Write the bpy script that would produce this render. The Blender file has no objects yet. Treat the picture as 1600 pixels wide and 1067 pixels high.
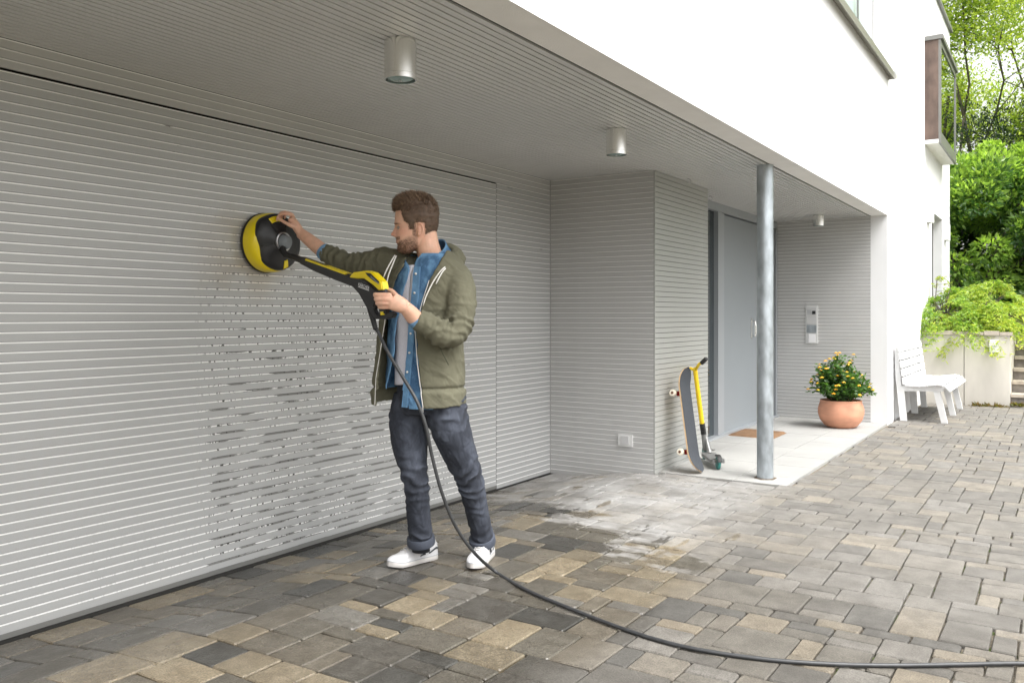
import bpy, bmesh, math, random
import numpy as np
from mathutils import Vector, Matrix, noise
random.seed(7); rng = np.random.default_rng(7)
S = bpy.context.scene
COL = S.collection
# ------------------------------------------------------------------ camera
CA = math.radians(33.144); FPX = 1317.17; HY = 491.9; CH = 1.31; CD = 3.558
ca, sa = math.cos(CA), math.sin(CA)
cam_d = bpy.data.cameras.new('camera'); cam = bpy.data.objects.new('camera', cam_d); COL.objects.link(cam)
cam.location = (0, -CD, CH); cam.rotation_euler = (math.radians(90), 0, CA - math.radians(90))
cam_d.sensor_width = 36; cam_d.lens = 36 * FPX / 1600; cam_d.shift_y = -(533.5 - HY) / 1600
cam_d.clip_start = .05; cam_d.clip_end = 600
S.camera = cam
# ------------------------------------------------------------------ sky and sun (overcast)
W = bpy.data.worlds.new('World'); S.world = W; W.use_nodes = True
nt = W.node_tree; nt.nodes.clear()
SUN_EL, SUN_AZ = math.radians(60), math.radians(252)   # azimuth measured from +X towards +Y, where the sun stands
sky = nt.nodes.new('ShaderNodeTexSky'); sky.sky_type = 'NISHITA'; sky.sun_disc = False
sky.sun_elevation = SUN_EL; sky.sun_rotation = math.radians(90) - SUN_AZ
sky.air_density = 1.6; sky.dust_density = 6.0; sky.ozone_density = 1.0
hsv = nt.nodes.new('ShaderNodeHueSaturation'); hsv.inputs['Saturation'].default_value = .12
bg = nt.nodes.new('ShaderNodeBackground'); bg.inputs['Strength'].default_value = .15
out = nt.nodes.new('ShaderNodeOutputWorld')
nt.links.new(sky.outputs[0], hsv.inputs['Color']); nt.links.new(hsv.outputs[0], bg.inputs['Color']); nt.links.new(bg.outputs[0], out.inputs[0])
sl = bpy.data.lights.new('sun', 'SUN'); sl.energy = 1.0; sl.angle = math.radians(38); sl.color = (1, .985, .96)
so = bpy.data.objects.new('sun', sl); COL.objects.link(so)
sd = Vector((math.cos(SUN_EL) * math.cos(SUN_AZ), math.cos(SUN_EL) * math.sin(SUN_AZ), math.sin(SUN_EL)))
so.rotation_euler = sd.to_track_quat('Z', 'Y').to_euler(); so.location = (0, -10, 12)
S.view_settings.view_transform = 'Standard'; S.view_settings.look = 'None'
S.view_settings.gamma = 1; S.view_settings.exposure = 1.45; S.view_settings.use_curve_mapping = False
# ------------------------------------------------------------------ helpers
def ray(px, py):
    r = (px - 800) / FPX
    return Vector((ca + r * sa, sa - r * ca, (HY - py) / FPX))
CP = Vector((0, -CD, CH))
def at(px, py, d): return CP + ray(px, py) * d
def onY(px, py, Y):
    d = ray(px, py); return CP + d * ((Y + CD) / d.y)
def onX(px, py, X):
    d = ray(px, py); return CP + d * (X / d.x)
def onZ(px, py, Z):
    d = ray(px, py); return CP + d * ((Z - CH) / d.z)
def proj(p):
    y = p[1] + CD; F = p[0] * ca + y * sa; R = p[0] * sa - y * ca
    return 800 + FPX * R / F, HY - FPX * (p[2] - CH) / F, F
def nz(p, s=1.0, o=0): return noise.noise(Vector(p) * s + Vector((o, o * 1.7, o * .3)))
def fbm(p, s=1.0, o=0): return nz(p, s, o) + .5 * nz(p, s * 2.1, o + 9) + .25 * nz(p, s * 4.3, o + 17)

def tag(o, label=None, cat=None, group=None, kind=None):
    if label: o['label'] = label
    if cat: o['category'] = cat
    if group: o['group'] = group
    if kind: o['kind'] = kind
    return o
def empty(name, loc, label=None, cat=None, group=None, kind=None, rz=0):
    o = bpy.data.objects.new(name, None); COL.objects.link(o); o.location = loc; o.rotation_euler = (0, 0, rz)
    o.empty_display_size = .1
    return tag(o, label, cat, group, kind)
def link(name, me, mat=None, parent=None, smooth=False):
    """mesh in world coordinates; the parent empties carry a pure location"""
    o = bpy.data.objects.new(name, me); COL.objects.link(o)
    if mat is not None and len(me.materials) == 0:
        for m in (mat if isinstance(mat, (list, tuple)) else [mat]): me.materials.append(m)
    if smooth:
        me.polygons.foreach_set('use_smooth', [True] * len(me.polygons))
    if parent is not None:
        o.parent = parent
        off = Vector((0, 0, 0)); q = parent
        while q is not None: off += q.location; q = q.parent
        o.location = -off
    return o
class MB:
    def __init__(s): s.v = []; s.f = []; s.m = []
    def add(s, v, f, mi=0):
        n = len(s.v); s.v += [tuple(p) for p in v]; s.f += [[i + n for i in q] for q in f]; s.m += [mi] * len(f); return s
    def box(s, x0, x1, y0, y1, z0, z1, mi=0):
        v = [(x0, y0, z0), (x1, y0, z0), (x1, y1, z0), (x0, y1, z0), (x0, y0, z1), (x1, y0, z1), (x1, y1, z1), (x0, y1, z1)]
        return s.add(v, [(0, 3, 2, 1), (4, 5, 6, 7), (0, 1, 5, 4), (1, 2, 6, 5), (2, 3, 7, 6), (3, 0, 4, 7)], mi)
    def obox(s, c, ax, ay, az, mi=0):
        """box from centre and three half-axis vectors"""
        c, ax, ay, az = map(Vector, (c, ax, ay, az)); v = []
        for k in (-1, 1):
            for i, j in ((-1, -1), (1, -1), (1, 1), (-1, 1)): v.append(c + ax * i + ay * j + az * k)
        return s.add(v, [(0, 3, 2, 1), (4, 5, 6, 7), (0, 1, 5, 4), (1, 2, 6, 5), (2, 3, 7, 6), (3, 0, 4, 7)], mi)
    def tube(s, pts, rad, n=12, ref=None, mi=0, cap=True):
        """tube along pts; rad: number or (a, b); a lies along the side vector, b along the other"""
        pts = [Vector(p) for p in pts]; N = len(pts)
        rad = [(r, r) if not isinstance(r, (tuple, list)) else r for r in (rad if isinstance(rad, (list, tuple)) else [rad] * N)]
        v = []; f = []
        t0 = (pts[1] - pts[0]).normalized()
        u = Vector(ref) if ref is not None else (Vector((0, 0, 1)) if abs(t0.z) < .9 else Vector((1, 0, 0)))
        for i in range(N):
            t = (pts[min(i + 1, N - 1)] - pts[max(i - 1, 0)])
            t = t.normalized() if t.length > 1e-9 else t0
            u = (u - t * u.dot(t)); u = u.normalized() if u.length > 1e-6 else t.orthogonal().normalized()
            w = t.cross(u)
            for k in range(n):
                a = 2 * math.pi * k / n
                v.append(pts[i] + u * (rad[i][0] * math.cos(a)) + w * (rad[i][1] * math.sin(a)))
        for i in range(N - 1):
            for k in range(n):
                k2 = (k + 1) % n; f.append((i * n + k, i * n + k2, (i + 1) * n + k2, (i + 1) * n + k))
        if cap:
            f.append(tuple(reversed(range(n)))); f.append(tuple((N - 1) * n + k for k in range(n)))
        return s.add(v, f, mi)
    def ball(s, c, r, nu=12, nv=8, mi=0, M=None):
        c = Vector(c); r = r if isinstance(r, (tuple, list)) else (r, r, r); v = []; f = []
        for j in range(1, nv):
            ph = math.pi * j / nv
            for i in range(nu):
                th = 2 * math.pi * i / nu
                p = Vector((r[0] * math.sin(ph) * math.cos(th), r[1] * math.sin(ph) * math.sin(th), r[2] * math.cos(ph)))
                v.append(c + (M @ p if M is not None else p))
        for p in ((0, 0, r[2]), (0, 0, -r[2])):
            p = Vector(p); v.append(c + (M @ p if M is not None else p))
        t, b = len(v) - 2, len(v) - 1
        for j in range(nv - 2):
            for i in range(nu):
                i2 = (i + 1) % nu; f.append((j * nu + i, (j + 1) * nu + i, (j + 1) * nu + i2, j * nu + i2))
        for i in range(nu):
            i2 = (i + 1) % nu; f.append((t, i, i2)); f.append((b, (nv - 2) * nu + i2, (nv - 2) * nu + i))
        return s.add(v, f, mi)
    def lathe(s, c, prof, axis='Z', n=32, mi=0, cap=True, rf=None):
        """prof: list of (radius, height along axis)"""
        c = Vector(c); v = []; f = []
        ax = {'Z': (Vector((1, 0, 0)), Vector((0, 1, 0)), Vector((0, 0, 1))), 'Y': (Vector((1, 0, 0)), Vector((0, 0, 1)), Vector((0, -1, 0)))}[axis] if isinstance(axis, str) else axis
        for r, h in prof:
            for k in range(n):
                a = 2 * math.pi * k / n; rr = r * (rf(a) if rf else 1)
                v.append(c + ax[0] * (rr * math.cos(a)) + ax[1] * (rr * math.sin(a)) + ax[2] * h)
        for i in range(len(prof) - 1):
            for k in range(n):
                k2 = (k + 1) % n; f.append((i * n + k, i * n + k2, (i + 1) * n + k2, (i + 1) * n + k))
        if cap:
            f.append(tuple(reversed(range(n)))); f.append(tuple((len(prof) - 1) * n + k for k in range(n)))
        return s.add(v, f, mi)
    def mesh(s, name, recalc=True):
        me = bpy.data.meshes.new(name); me.from_pydata(s.v, [], s.f)
        if any(s.m): me.polygons.foreach_set('material_index', s.m)
        me.update()
        if recalc:
            bm = bmesh.new(); bm.from_mesh(me); bmesh.ops.recalc_face_normals(bm, faces=bm.faces); bm.to_mesh(me); bm.free()
        return me
    def obj(s, name, mat=None, parent=None, smooth=False, auto=None, recalc=True):
        me = s.mesh(name, recalc)
        if auto is not None:
            me.polygons.foreach_set('use_smooth', [True] * len(me.polygons))
            bm = bmesh.new(); bm.from_mesh(me)
            for e in bm.edges:
                if len(e.link_faces) == 2 and e.calc_face_angle(0) > math.radians(auto): e.smooth = False
            bm.to_mesh(me); bm.free()
        return link(name, me, mat, parent, smooth)
def crom(pts, n):
    """Catmull-Rom through tuples of numbers, n samples"""
    P = [np.array(p, float) for p in pts]; P = [2 * P[0] - P[1]] + P + [2 * P[-1] - P[-2]]; o = []
    m = len(P) - 3
    for i in range(n):
        t = i / (n - 1) * m; k = min(int(t), m - 1); t -= k
        a, b, c, d = P[k], P[k + 1], P[k + 2], P[k + 3]
        o.append(.5 * ((2 * b) + (-a + c) * t + (2 * a - 5 * b + 4 * c - d) * t * t + (-a + 3 * b - 3 * c + d) * t ** 3))
    return o
def fuse(mb, vox, smooth=4, fac=.5):
    me = mb.mesh('fuse'); o = bpy.data.objects.new('fuse', me); COL.objects.link(o)
    m = o.modifiers.new('r', 'REMESH'); m.mode = 'VOXEL'; m.voxel_size = vox; m.use_smooth_shade = True
    if smooth:
        m = o.modifiers.new('s', 'SMOOTH'); m.factor = fac; m.iterations = smooth
    dg = bpy.context.evaluated_depsgraph_get(); dg.update()
    r = bpy.data.meshes.new_from_object(o.evaluated_get(dg), depsgraph=dg)
    bpy.data.objects.remove(o); bpy.data.meshes.remove(me); r.materials.clear()
    return r
def displace(me, fn):
    me.update(); n = len(me.vertices)
    co = np.empty(n * 3); me.vertices.foreach_get('co', co); no = np.empty(n * 3)
    me.vertices.foreach_get('normal', no); co = co.reshape(-1, 3); no = no.reshape(-1, 3)
    for i in range(n):
        co[i] += no[i] * fn(co[i], no[i])
    me.vertices.foreach_set('co', co.ravel()); me.update()
def paint(me, fn, name='Col'):
    at_ = me.color_attributes.new(name, 'FLOAT_COLOR', 'POINT'); n = len(me.vertices)
    buf = np.ones((n, 4))
    for i, v in enumerate(me.vertices): buf[i, :3] = fn(v.co)
    at_.data.foreach_set('color', buf.ravel())
# ------------------------------------------------------------------ materials
def mat(name, base=(.5, .5, .5), rough=.5, metal=0, spec=.5, noise_s=None, noise_a=.15, bump=0, bump_s=60, aniso=None, attr=None, coat=0, rough_var=0):
    m = bpy.data.materials.new(name); m.use_nodes = True; t = m.node_tree; N = t.nodes; L = t.links
    p = N['Principled BSDF']; p.inputs['Roughness'].default_value = rough; p.inputs['Metallic'].default_value = metal
    p.inputs['Specular IOR Level'].default_value = spec; p.inputs['Coat Weight'].default_value = coat
    tc = N.new('ShaderNodeTexCoord'); vec = tc.outputs['Object']
    if aniso:
        mp = N.new('ShaderNodeMapping'); mp.inputs['Scale'].default_value = aniso; L.new(vec, mp.inputs[0]); vec = mp.outputs[0]
    if attr:
        a = N.new('ShaderNodeAttribute'); a.attribute_name = attr; csrc = a.outputs['Color']
    else:
        c = N.new('ShaderNodeRGB'); c.outputs[0].default_value = (*base, 1); csrc = c.outputs[0]
    if noise_s:
        n = N.new('ShaderNodeTexNoise'); n.inputs['Scale'].default_value = noise_s; n.inputs['Detail'].default_value = 6; L.new(vec, n.inputs['Vector'])
        mr = N.new('ShaderNodeMapRange'); mr.inputs[1].default_value = .3; mr.inputs[2].default_value = .7
        mr.inputs[3].default_value = 1 - noise_a; mr.inputs[4].default_value = 1 + noise_a; L.new(n.outputs[0], mr.inputs[0])
        mx = N.new('ShaderNodeVectorMath'); mx.operation = 'SCALE'; L.new(csrc, mx.inputs[0]); L.new(mr.outputs[0], mx.inputs['Scale']); csrc = mx.outputs[0]
        if rough_var:
            r2 = N.new('ShaderNodeMapRange'); r2.inputs[3].default_value = rough - rough_var; r2.inputs[4].default_value = rough + rough_var
            L.new(n.outputs[0], r2.inputs[0]); L.new(r2.outputs[0], p.inputs['Roughness'])
    L.new(csrc, p.inputs['Base Color'])
    if bump:
        n2 = N.new('ShaderNodeTexNoise'); n2.inputs['Scale'].default_value = bump_s; n2.inputs['Detail'].default_value = 4; L.new(vec, n2.inputs['Vector'])
        b = N.new('ShaderNodeBump'); b.inputs['Strength'].default_value = 1; b.inputs['Distance'].default_value = bump
        L.new(n2.outputs[0], b.inputs['Height']); L.new(b.outputs[0], p.inputs['Normal'])
    return m
def nodes(m): return m.node_tree.nodes, m.node_tree.links, m.node_tree.nodes['Principled BSDF']
def mix(N, L, fac, a, b, mode='MIX'):
    x = N.new('ShaderNodeMix'); x.data_type = 'RGBA'; x.blend_type = mode
    for s, i in ((fac, 0), (a, 6), (b, 7)):
        if isinstance(s, (int, float)): x.inputs[i].default_value = s
        elif isinstance(s, tuple): x.inputs[i].default_value = (*s, 1)
        else: L.new(s, x.inputs[i])
    return x.outputs[2]
def mth(N, L, op, a, b=0, c=None, clamp=False):
    x = N.new('ShaderNodeMath'); x.operation = op; x.use_clamp = clamp
    for i, s in enumerate((a, b, c)):
        if s is None: continue
        if isinstance(s, (int, float)): x.inputs[i].default_value = s
        else: L.new(s, x.inputs[i])
    return x.outputs[0]
def ramp(N, L, v, a, b, lo=0, hi=1):
    r = N.new('ShaderNodeMapRange'); r.interpolation_type = 'SMOOTHSTEP'
    for i, s in enumerate((v, a, b, lo, hi)):
        if isinstance(s, (int, float)): r.inputs[i].default_value = s
        else: L.new(s, r.inputs[i])
    return r.outputs[0]
def noi(N, L, vec, scale, detail=5, sc=None, off=None, rough=.5):
    if sc or off:
        mp = N.new('ShaderNodeMapping'); mp.inputs['Scale'].default_value = sc or (1, 1, 1); mp.inputs['Location'].default_value = off or (0, 0, 0)
        L.new(vec, mp.inputs[0]); vec = mp.outputs[0]
    n = N.new('ShaderNodeTexNoise'); n.inputs['Scale'].default_value = scale; n.inputs['Detail'].default_value = detail; n.inputs['Roughness'].default_value = rough
    L.new(vec, n.inputs['Vector']); return n.outputs[0]

PITCH = 2.422 / 60
def slat_material(name, base, dirt=False, streak=0):
    m = mat(name, base, .42, .25, .5, noise_s=3.0, noise_a=.05, bump=.00025, bump_s=900, aniso=(.25, 1, 1))
    N, L, p = nodes(m)
    g = N.new('ShaderNodeNewGeometry'); pos = g.outputs['Position']; csrc = p.inputs['Base Color'].links[0].from_socket
    fine = noi(N, L, pos, 700, 2)
    csrc = mix(N, L, ramp(N, L, fine, .35, .65), csrc, mix(N, L, 1.0, csrc, (1.08, 1.08, 1.08), 'MULTIPLY'))
    if dirt:
        sp = N.new('ShaderNodeSeparateXYZ'); L.new(pos, sp.inputs[0]); x, y, z = sp.outputs
        fr = mth(N, L, 'FRACT', mth(N, L, 'DIVIDE', mth(N, L, 'SUBTRACT', z, .031), PITCH))          # 0 at a slat's foot, 1 at its top
        near = mth(N, L, 'MAXIMUM', ramp(N, L, fr, .74, .80), ramp(N, L, fr, .05, .0))
        wide = mth(N, L, 'MAXIMUM', ramp(N, L, fr, .72, .80), ramp(N, L, fr, .06, .01))
        big = noi(N, L, pos, 1.3, 2, (1, 1, .55))
        area = mth(N, L, 'MULTIPLY', ramp(N, L, x, 2.55, 2.78), ramp(N, L, x, 5.3, 4.1))
        area = mth(N, L, 'MULTIPLY', area, ramp(N, L, z, 2.0, 1.2, 0, 1))
        # specks caught in the grooves, and longer runs of grime
        sk = noi(N, L, pos, 60, 4, (1, 1, .5)); specks = mth(N, L, 'MULTIPLY', ramp(N, L, sk, .55, .60), near)
        ln = noi(N, L, pos, 3.0, 5, (1, 1, 9.0), rough=.65)
        thr = mth(N, L, 'SUBTRACT', .66, mth(N, L, 'MULTIPLY', area, ramp(N, L, z, 1.5, .8, .04, .17)))
        runs = mth(N, L, 'MULTIPLY', ramp(N, L, mth(N, L, 'SUBTRACT', ln, thr), 0, .04), wide)
        area2 = mth(N, L, 'MAXIMUM', area, mth(N, L, 'MULTIPLY', ramp(N, L, z, .55, .1), .25))
        speck_f = mth(N, L, 'MULTIPLY', specks, mth(N, L, 'MULTIPLY', area2, ramp(N, L, big, .35, .5)))
        dirtf = mth(N, L, 'MAXIMUM', speck_f, mth(N, L, 'MULTIPLY', runs, .8), clamp=True)
        dots = mth(N, L, 'MULTIPLY', ramp(N, L, noi(N, L, pos, 45, 2, off=(3, 2, 1)), .76, .79), mth(N, L, 'MULTIPLY', area, .7))
        dirtf = mth(N, L, 'MAXIMUM', dirtf, dots)
        csrc = mix(N, L, dirtf, csrc, (.075, .072, .064))
        # a grimy ring where the cleaning head has not yet rinsed, around x = 3.0
        warm = mth(N, L, 'MULTIPLY', ramp(N, L, noi(N, L, pos, 2.2, 3), .45, .62), mth(N, L, 'MULTIPLY', ramp(N, L, x, 2.5, 2.9), ramp(N, L, x, 3.6, 3.1)))
        warm = mth(N, L, 'MULTIPLY', warm, mth(N, L, 'MULTIPLY', ramp(N, L, z, 1.3, 1.5), ramp(N, L, z, 2.1, 1.8)))
        csrc = mix(N, L, mth(N, L, 'MULTIPLY', warm, .6), csrc, mix(N, L, 1.0, csrc, (.82, .72, .60), 'MULTIPLY'))
        L.new(mth(N, L, 'ADD', .42, mth(N, L, 'MULTIPLY', dirtf, .3)), p.inputs['Roughness'])
    L.new(csrc, p.inputs['Base Color'])
    return m
M = {}
M['slat'] = slat_material('slat_paint', (.43, .432, .43), True)
M['slat2'] = slat_material('slat_paint_plain', (.47, .467, .46))
M['slat_w'] = slat_material('slat_paint_entrance', (.40, .405, .39))
M['soffit'] = slat_material('soffit_paint', (.62, .62, .61))
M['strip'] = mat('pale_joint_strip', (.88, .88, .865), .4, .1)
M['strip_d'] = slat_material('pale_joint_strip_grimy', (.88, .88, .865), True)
M['dark'] = mat('dark_gap', (.02, .019, .017), .8)
M['white'] = mat('white_render', (.74, .742, .745), .85, noise_s=4, noise_a=.02, bump=.0012, bump_s=380)
M['under'] = mat('render_underside', (.86, .85, .83), .9, noise_s=6, noise_a=.03, bump=.003, bump_s=200)
M['frame_w'] = mat('white_frame', (.78, .78, .79), .4)
M['alu'] = mat('brushed_aluminium', (.86, .86, .84), .26, 1.0, noise_s=40, noise_a=.06, aniso=(1, 1, .02), bump=.0002, bump_s=120)
M['door'] = mat('door_grey', (.26, .285, .305), .38, .1, noise_s=2, noise_a=.02)
M['doorf'] = mat('door_frame_grey', (.33, .35, .37), .4, .2)
M['galv'] = mat('galvanised_steel', (.42, .46, .49), .42, .75, noise_s=22, noise_a=.22, bump=.0004, bump_s=90, rough_var=.15, aniso=(1, 1, .45))
M['concrete'] = mat('planter_concrete', (.55, .52, .47), .85, noise_s=3.0, noise_a=.14, bump=.001, bump_s=160, aniso=(1, 1, .35))
M['stone_step'] = mat('step_stone', (.22, .20, .18), .9, noise_s=9, noise_a=.35, bump=.004, bump_s=60)
M['capst'] = mat('cap_stone', (.42, .37, .31), .9, noise_s=12, noise_a=.25, bump=.003, bump_s=80)
M['bench'] = mat('bench_white_paint', (.66, .66, .66), .45, noise_s=20, noise_a=.03)
M['terra'] = mat('terracotta', (.62, .30, .19), .75, noise_s=6, noise_a=.16, bump=.0006, bump_s=150, aniso=(1, 1, 2.5))
M['soil'] = mat('soil', (.05, .035, .025), 1.0, noise_s=30, noise_a=.4, bump=.01, bump_s=60)
M['mat'] = mat('coir', (.22, .125, .065), 1.0, noise_s=14, noise_a=.2, bump=.006, bump_s=500)
M['black'] = mat('black_plastic', (.018, .018, .02), .38, bump=.0002, bump_s=900)
M['blackm'] = mat('black_rubber', (.022, .022, .022), .55)
M['yellow'] = mat('yellow_plastic', (.87, .68, .006), .28, coat=.2)
M['greyp'] = mat('grey_plastic', (.21, .235, .255), .35)
M['silver'] = mat('silver_ring', (.55, .55, .56), .3, .8)
M['textw'] = mat('printed_white', (.8, .8, .8), .5)
M['hose'] = mat('hose_rubber', (.035, .036, .038), .42, noise_s=30, noise_a=.2)
M['grip'] = mat('grip_tape', (.05, .056, .066), .9, noise_s=300, noise_a=.3, bump=.0006, bump_s=900)
M['ply'] = mat('maple_ply', (.60, .42, .25), .5, noise_s=40, noise_a=.1)
M['red'] = mat('red_metal', (.38, .02, .02), .35, .5)
M['wheel'] = mat('cream_wheel', (.78, .72, .60), .5)
M['brown'] = mat('bearing_brown', (.16, .07, .04), .4, .5)
M['teal'] = mat('teal_wheel', (.03, .20, .18), .4)
M['yelpaint'] = mat('yellow_paint', (.80, .56, .02), .35, noise_s=30, noise_a=.05)
M['deckg'] = mat('scooter_grey', (.24, .24, .235), .5, .6, noise_s=30, noise_a=.15)
M['bark'] = mat('bark', (.10, .085, .065), .95, noise_s=14, noise_a=.4, bump=.01, bump_s=30, aniso=(1, 1, .4))
M['olive'] = mat('olive_sweatshirt', (.135, .130, .088), .95, noise_s=9, noise_a=.08, bump=.0006, bump_s=420)
M['cord'] = mat('white_cord', (.74, .72, .68), .8)
M['tee'] = mat('grey_tshirt', (.70, .70, .78), .95, noise_s=300, noise_a=.10, bump=.0003, bump_s=500)
M['shoe'] = mat('white_leather', (.58, .58, .59), .5, noise_s=20, noise_a=.03, bump=.0006, bump_s=160)
M['sole'] = mat('white_sole', (.52, .50, .48), .6)
M['sock'] = mat('dark_sock', (.02, .022, .028), .95)
M['stripe'] = mat('dark_stripe', (.05, .06, .065), .6)
M['plate'] = mat('intercom_plate', (.66, .66, .65), .4, .1)
M['plate2'] = mat('white_plastic', (.50, .50, .50), .4)
M['capmetal'] = mat('grey_sheet_metal', (.22, .22, .21), .4, .4)
M['rust'] = mat('brown_panel', (.125, .085, .068), .6, noise_s=7, noise_a=.35, bump=.0006, bump_s=80, aniso=(1, 1, .5))
M['sill'] = mat('sill_aluminium', (.26, .25, .215), .45, .5)
def glass(name, tint, rough=.02):
    m = mat(name, tint, rough, 0, 1.0); return m
M['glass_dark'] = glass('dark_glass', (.035, .045, .05))
M['glass_bay'] = mat('bay_glass', (.55, .60, .58), .015, 1.0)
M['glass_curt'] = mat('curtain_glass', (.42, .50, .53), .08, 0, .8, noise_s=6, noise_a=.12, aniso=(1, 12, .05))
# denim cloth
def denim(name, base, light, sc):
    m = mat(name, base, .85, bump=.0004, bump_s=700); N, L, p = nodes(m); tc = N.new('ShaderNodeTexCoord'); v = tc.outputs['Object']
    a = noi(N, L, v, sc, 5, (1, 1, .6)); b = noi(N, L, v, 420, 2); g = N.new('ShaderNodeNewGeometry')
    f = mth(N, L, 'ADD', ramp(N, L, a, .42, .68, 0, .6), ramp(N, L, b, .3, .7, 0, .35))
    f = mth(N, L, 'ADD', f, ramp(N, L, g.outputs['Pointiness'], .5, .56, 0, .5), clamp=True)
    L.new(mix(N, L, f, base, light), p.inputs['Base Color']); return m
M['jeans'] = denim('charcoal_jeans', (.014, .017, .026), (.065, .075, .100), 12)
M['denim'] = denim('blue_denim', (.020, .065, .15), (.15, .31, .50), 26)
M['denim_in'] = mat('denim_light', (.16, .30, .48), .9, noise_s=60, noise_a=.2)
# skin uses painted pigment
M['skin'] = mat('skin', (.5, .3, .2), .48, 0, .45, noise_s=60, noise_a=.05, attr='Col', bump=.0003, bump_s=400)
N, L, p = nodes(M['skin']); p.inputs['Subsurface Weight'].default_value = .12; p.inputs['Subsurface Radius'].default_value = (.012, .005, .003); p.inputs['Subsurface Scale'].default_value = 1
M['hair'] = mat('brown_hair', (.06, .033, .02), .62, attr='Col')
def leafmat(name):
    m = mat(name, (.1, .2, .05), .38, 0, .6, attr='Col'); N, L, p = nodes(m)
    tr = N.new('ShaderNodeBsdfTranslucent'); a = N.new('ShaderNodeAttribute'); a.attribute_name = 'Col'
    L.new(mix(N, L, 1.0, a.outputs['Color'], (1.9, 1.9, 1.0), 'MULTIPLY'), tr.inputs['Color'])
    ms = N.new('ShaderNodeMixShader'); ms.inputs[0].default_value = .45
    L.new(p.outputs[0], ms.inputs[1]); L.new(tr.outputs[0], ms.inputs[2]); L.new(ms.outputs[0], N['Material Output'].inputs[0]); return m
M['leaf'] = leafmat('leaf')
M['petal'] = mat('petal', (.8, .4, .02), .6, attr='Col')
# paving stones: colour per stone, wet or dry by place
def paver_material():
    m = mat('paving_stone', (.3, .3, .3), .8, attr='Col'); N, L, p = nodes(m)
    g = N.new('ShaderNodeNewGeometry'); pos = g.outputs['Position']; sp = N.new('ShaderNodeSeparateXYZ'); L.new(pos, sp.inputs[0]); x, y, z = sp.outputs
    a = N.new('ShaderNodeAttribute'); a.attribute_name = 'Col'
    n1 = noi(N, L, pos, 170, 4); n2 = noi(N, L, pos, 28, 4); n3 = noi(N, L, pos, 2.2, 5, rough=.6); n4 = noi(N, L, pos, 4.5, 6, (1, .45, 1), rough=.62)
    # distance beyond the edge of the washed, wet area (a slanting line), ragged
    d = mth(N, L, 'ADD', mth(N, L, 'ADD', x, mth(N, L, 'MULTIPLY', y, -.62)), -5.12)
    d = mth(N, L, 'ADD', d, mth(N, L, 'MULTIPLY', mth(N, L, 'SUBTRACT', n4, .5), 2.1))
    wet = ramp(N, L, d, .05, -.02)
    spl = mth(N, L, 'MULTIPLY', ramp(N, L, noi(N, L, pos, 7, 4, (.5, 1.6, 1), off=(5, 1, 0)), .60, .63), mth(N, L, 'MULTIPLY', ramp(N, L, d, 1.25, .75), .75))
    wet = mth(N, L, 'MAXIMUM', wet, spl)
    # foreground strip that stayed unwashed: drier, greyer, mossy
    fore = ramp(N, L, mth(N, L, 'ADD', mth(N, L, 'MULTIPLY', y, -1.0), mth(N, L, 'MULTIPLY', mth(N, L, 'SUBTRACT', n3, .5), .5)), 2.0, 2.25)
    wet = mth(N, L, 'MULTIPLY', wet, mth(N, L, 'SUBTRACT', 1, mth(N, L, 'MULTIPLY', fore, .75)))
    lime = mth(N, L, 'MULTIPLY', ramp(N, L, n3, .22, .66), mth(N, L, 'MULTIPLY', ramp(N, L, y, -2.1, -1.5), ramp(N, L, d, 0, .25)))
    base = a.outputs['Color']
    base = mix(N, L, ramp(N, L, n1, .32, .68), mix(N, L, 1.0, base, (.68, .68, .67), 'MULTIPLY'), mix(N, L, 1.0, base, (1.3, 1.3, 1.3), 'MULTIPLY'))
    base = mix(N, L, ramp(N, L, n2, .3, .7), mix(N, L, 1.0, base, (.80, .80, .79), 'MULTIPLY'), base)
    pit = noi(N, L, pos, 420, 2); base = mix(N, L, ramp(N, L, pit, .62, .70), base, mix(N, L, 1.0, base, (.45, .44, .42), 'MULTIPLY'))
    dry = mix(N, L, .38, mix(N, L, .34, base, (.155, .145, .13)), (.315, .30, .275))
    dry = mix(N, L, mth(N, L, 'MULTIPLY', lime, .75), dry, (.44, .44, .435))
    dry = mix(N, L, mth(N, L, 'MULTIPLY', fore, ramp(N, L, d, 1.2, .0, 0, .55)), dry, mix(N, L, 1.0, base, (.85, .80, .74), 'MULTIPLY'))
    wetc = mix(N, L, 1.0, base, (.80, .77, .72), 'MULTIPLY')
    blot = noi(N, L, pos, 9, 6, rough=.65); dry = mix(N, L, ramp(N, L, blot, .35, .65), mix(N, L, 1.0, dry, (.62, .61, .60), 'MULTIPLY'), mix(N, L, 1.0, dry, (.82, .81, .80), 'MULTIPLY'))
    wetc = mix(N, L, 1.0, wetc, mix(N, L, ramp(N, L, blot, .35, .65), (.72, .70, .68), (.92, .92, .92)), 'MULTIPLY')
    col = mix(N, L, wet, dry, wetc)
    L.new(col, p.inputs['Base Color'])
    L.new(ramp(N, L, mth(N, L, 'MULTIPLY', wet, ramp(N, L, n3, .35, .6, .6, 1)), 0, 1, .85, .26), p.inputs['Roughness'])
    b = N.new('ShaderNodeBump'); b.inputs['Distance'].default_value = .0026; b.inputs['Strength'].default_value = 1
    L.new(mth(N, L, 'ADD', n1, n2), b.inputs['Height']); L.new(b.outputs[0], p.inputs['Normal'])
    return m
M['paver'] = paver_material()
M['joint'] = mat('joint_sand', (.17, .145, .11), 1.0, noise_s=60, noise_a=.4, bump=.004, bump_s=200)
N, L, p = nodes(M['joint']); g = N.new('ShaderNodeNewGeometry'); sp = N.new('ShaderNodeSeparateXYZ'); L.new(g.outputs['Position'], sp.inputs[0])
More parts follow.
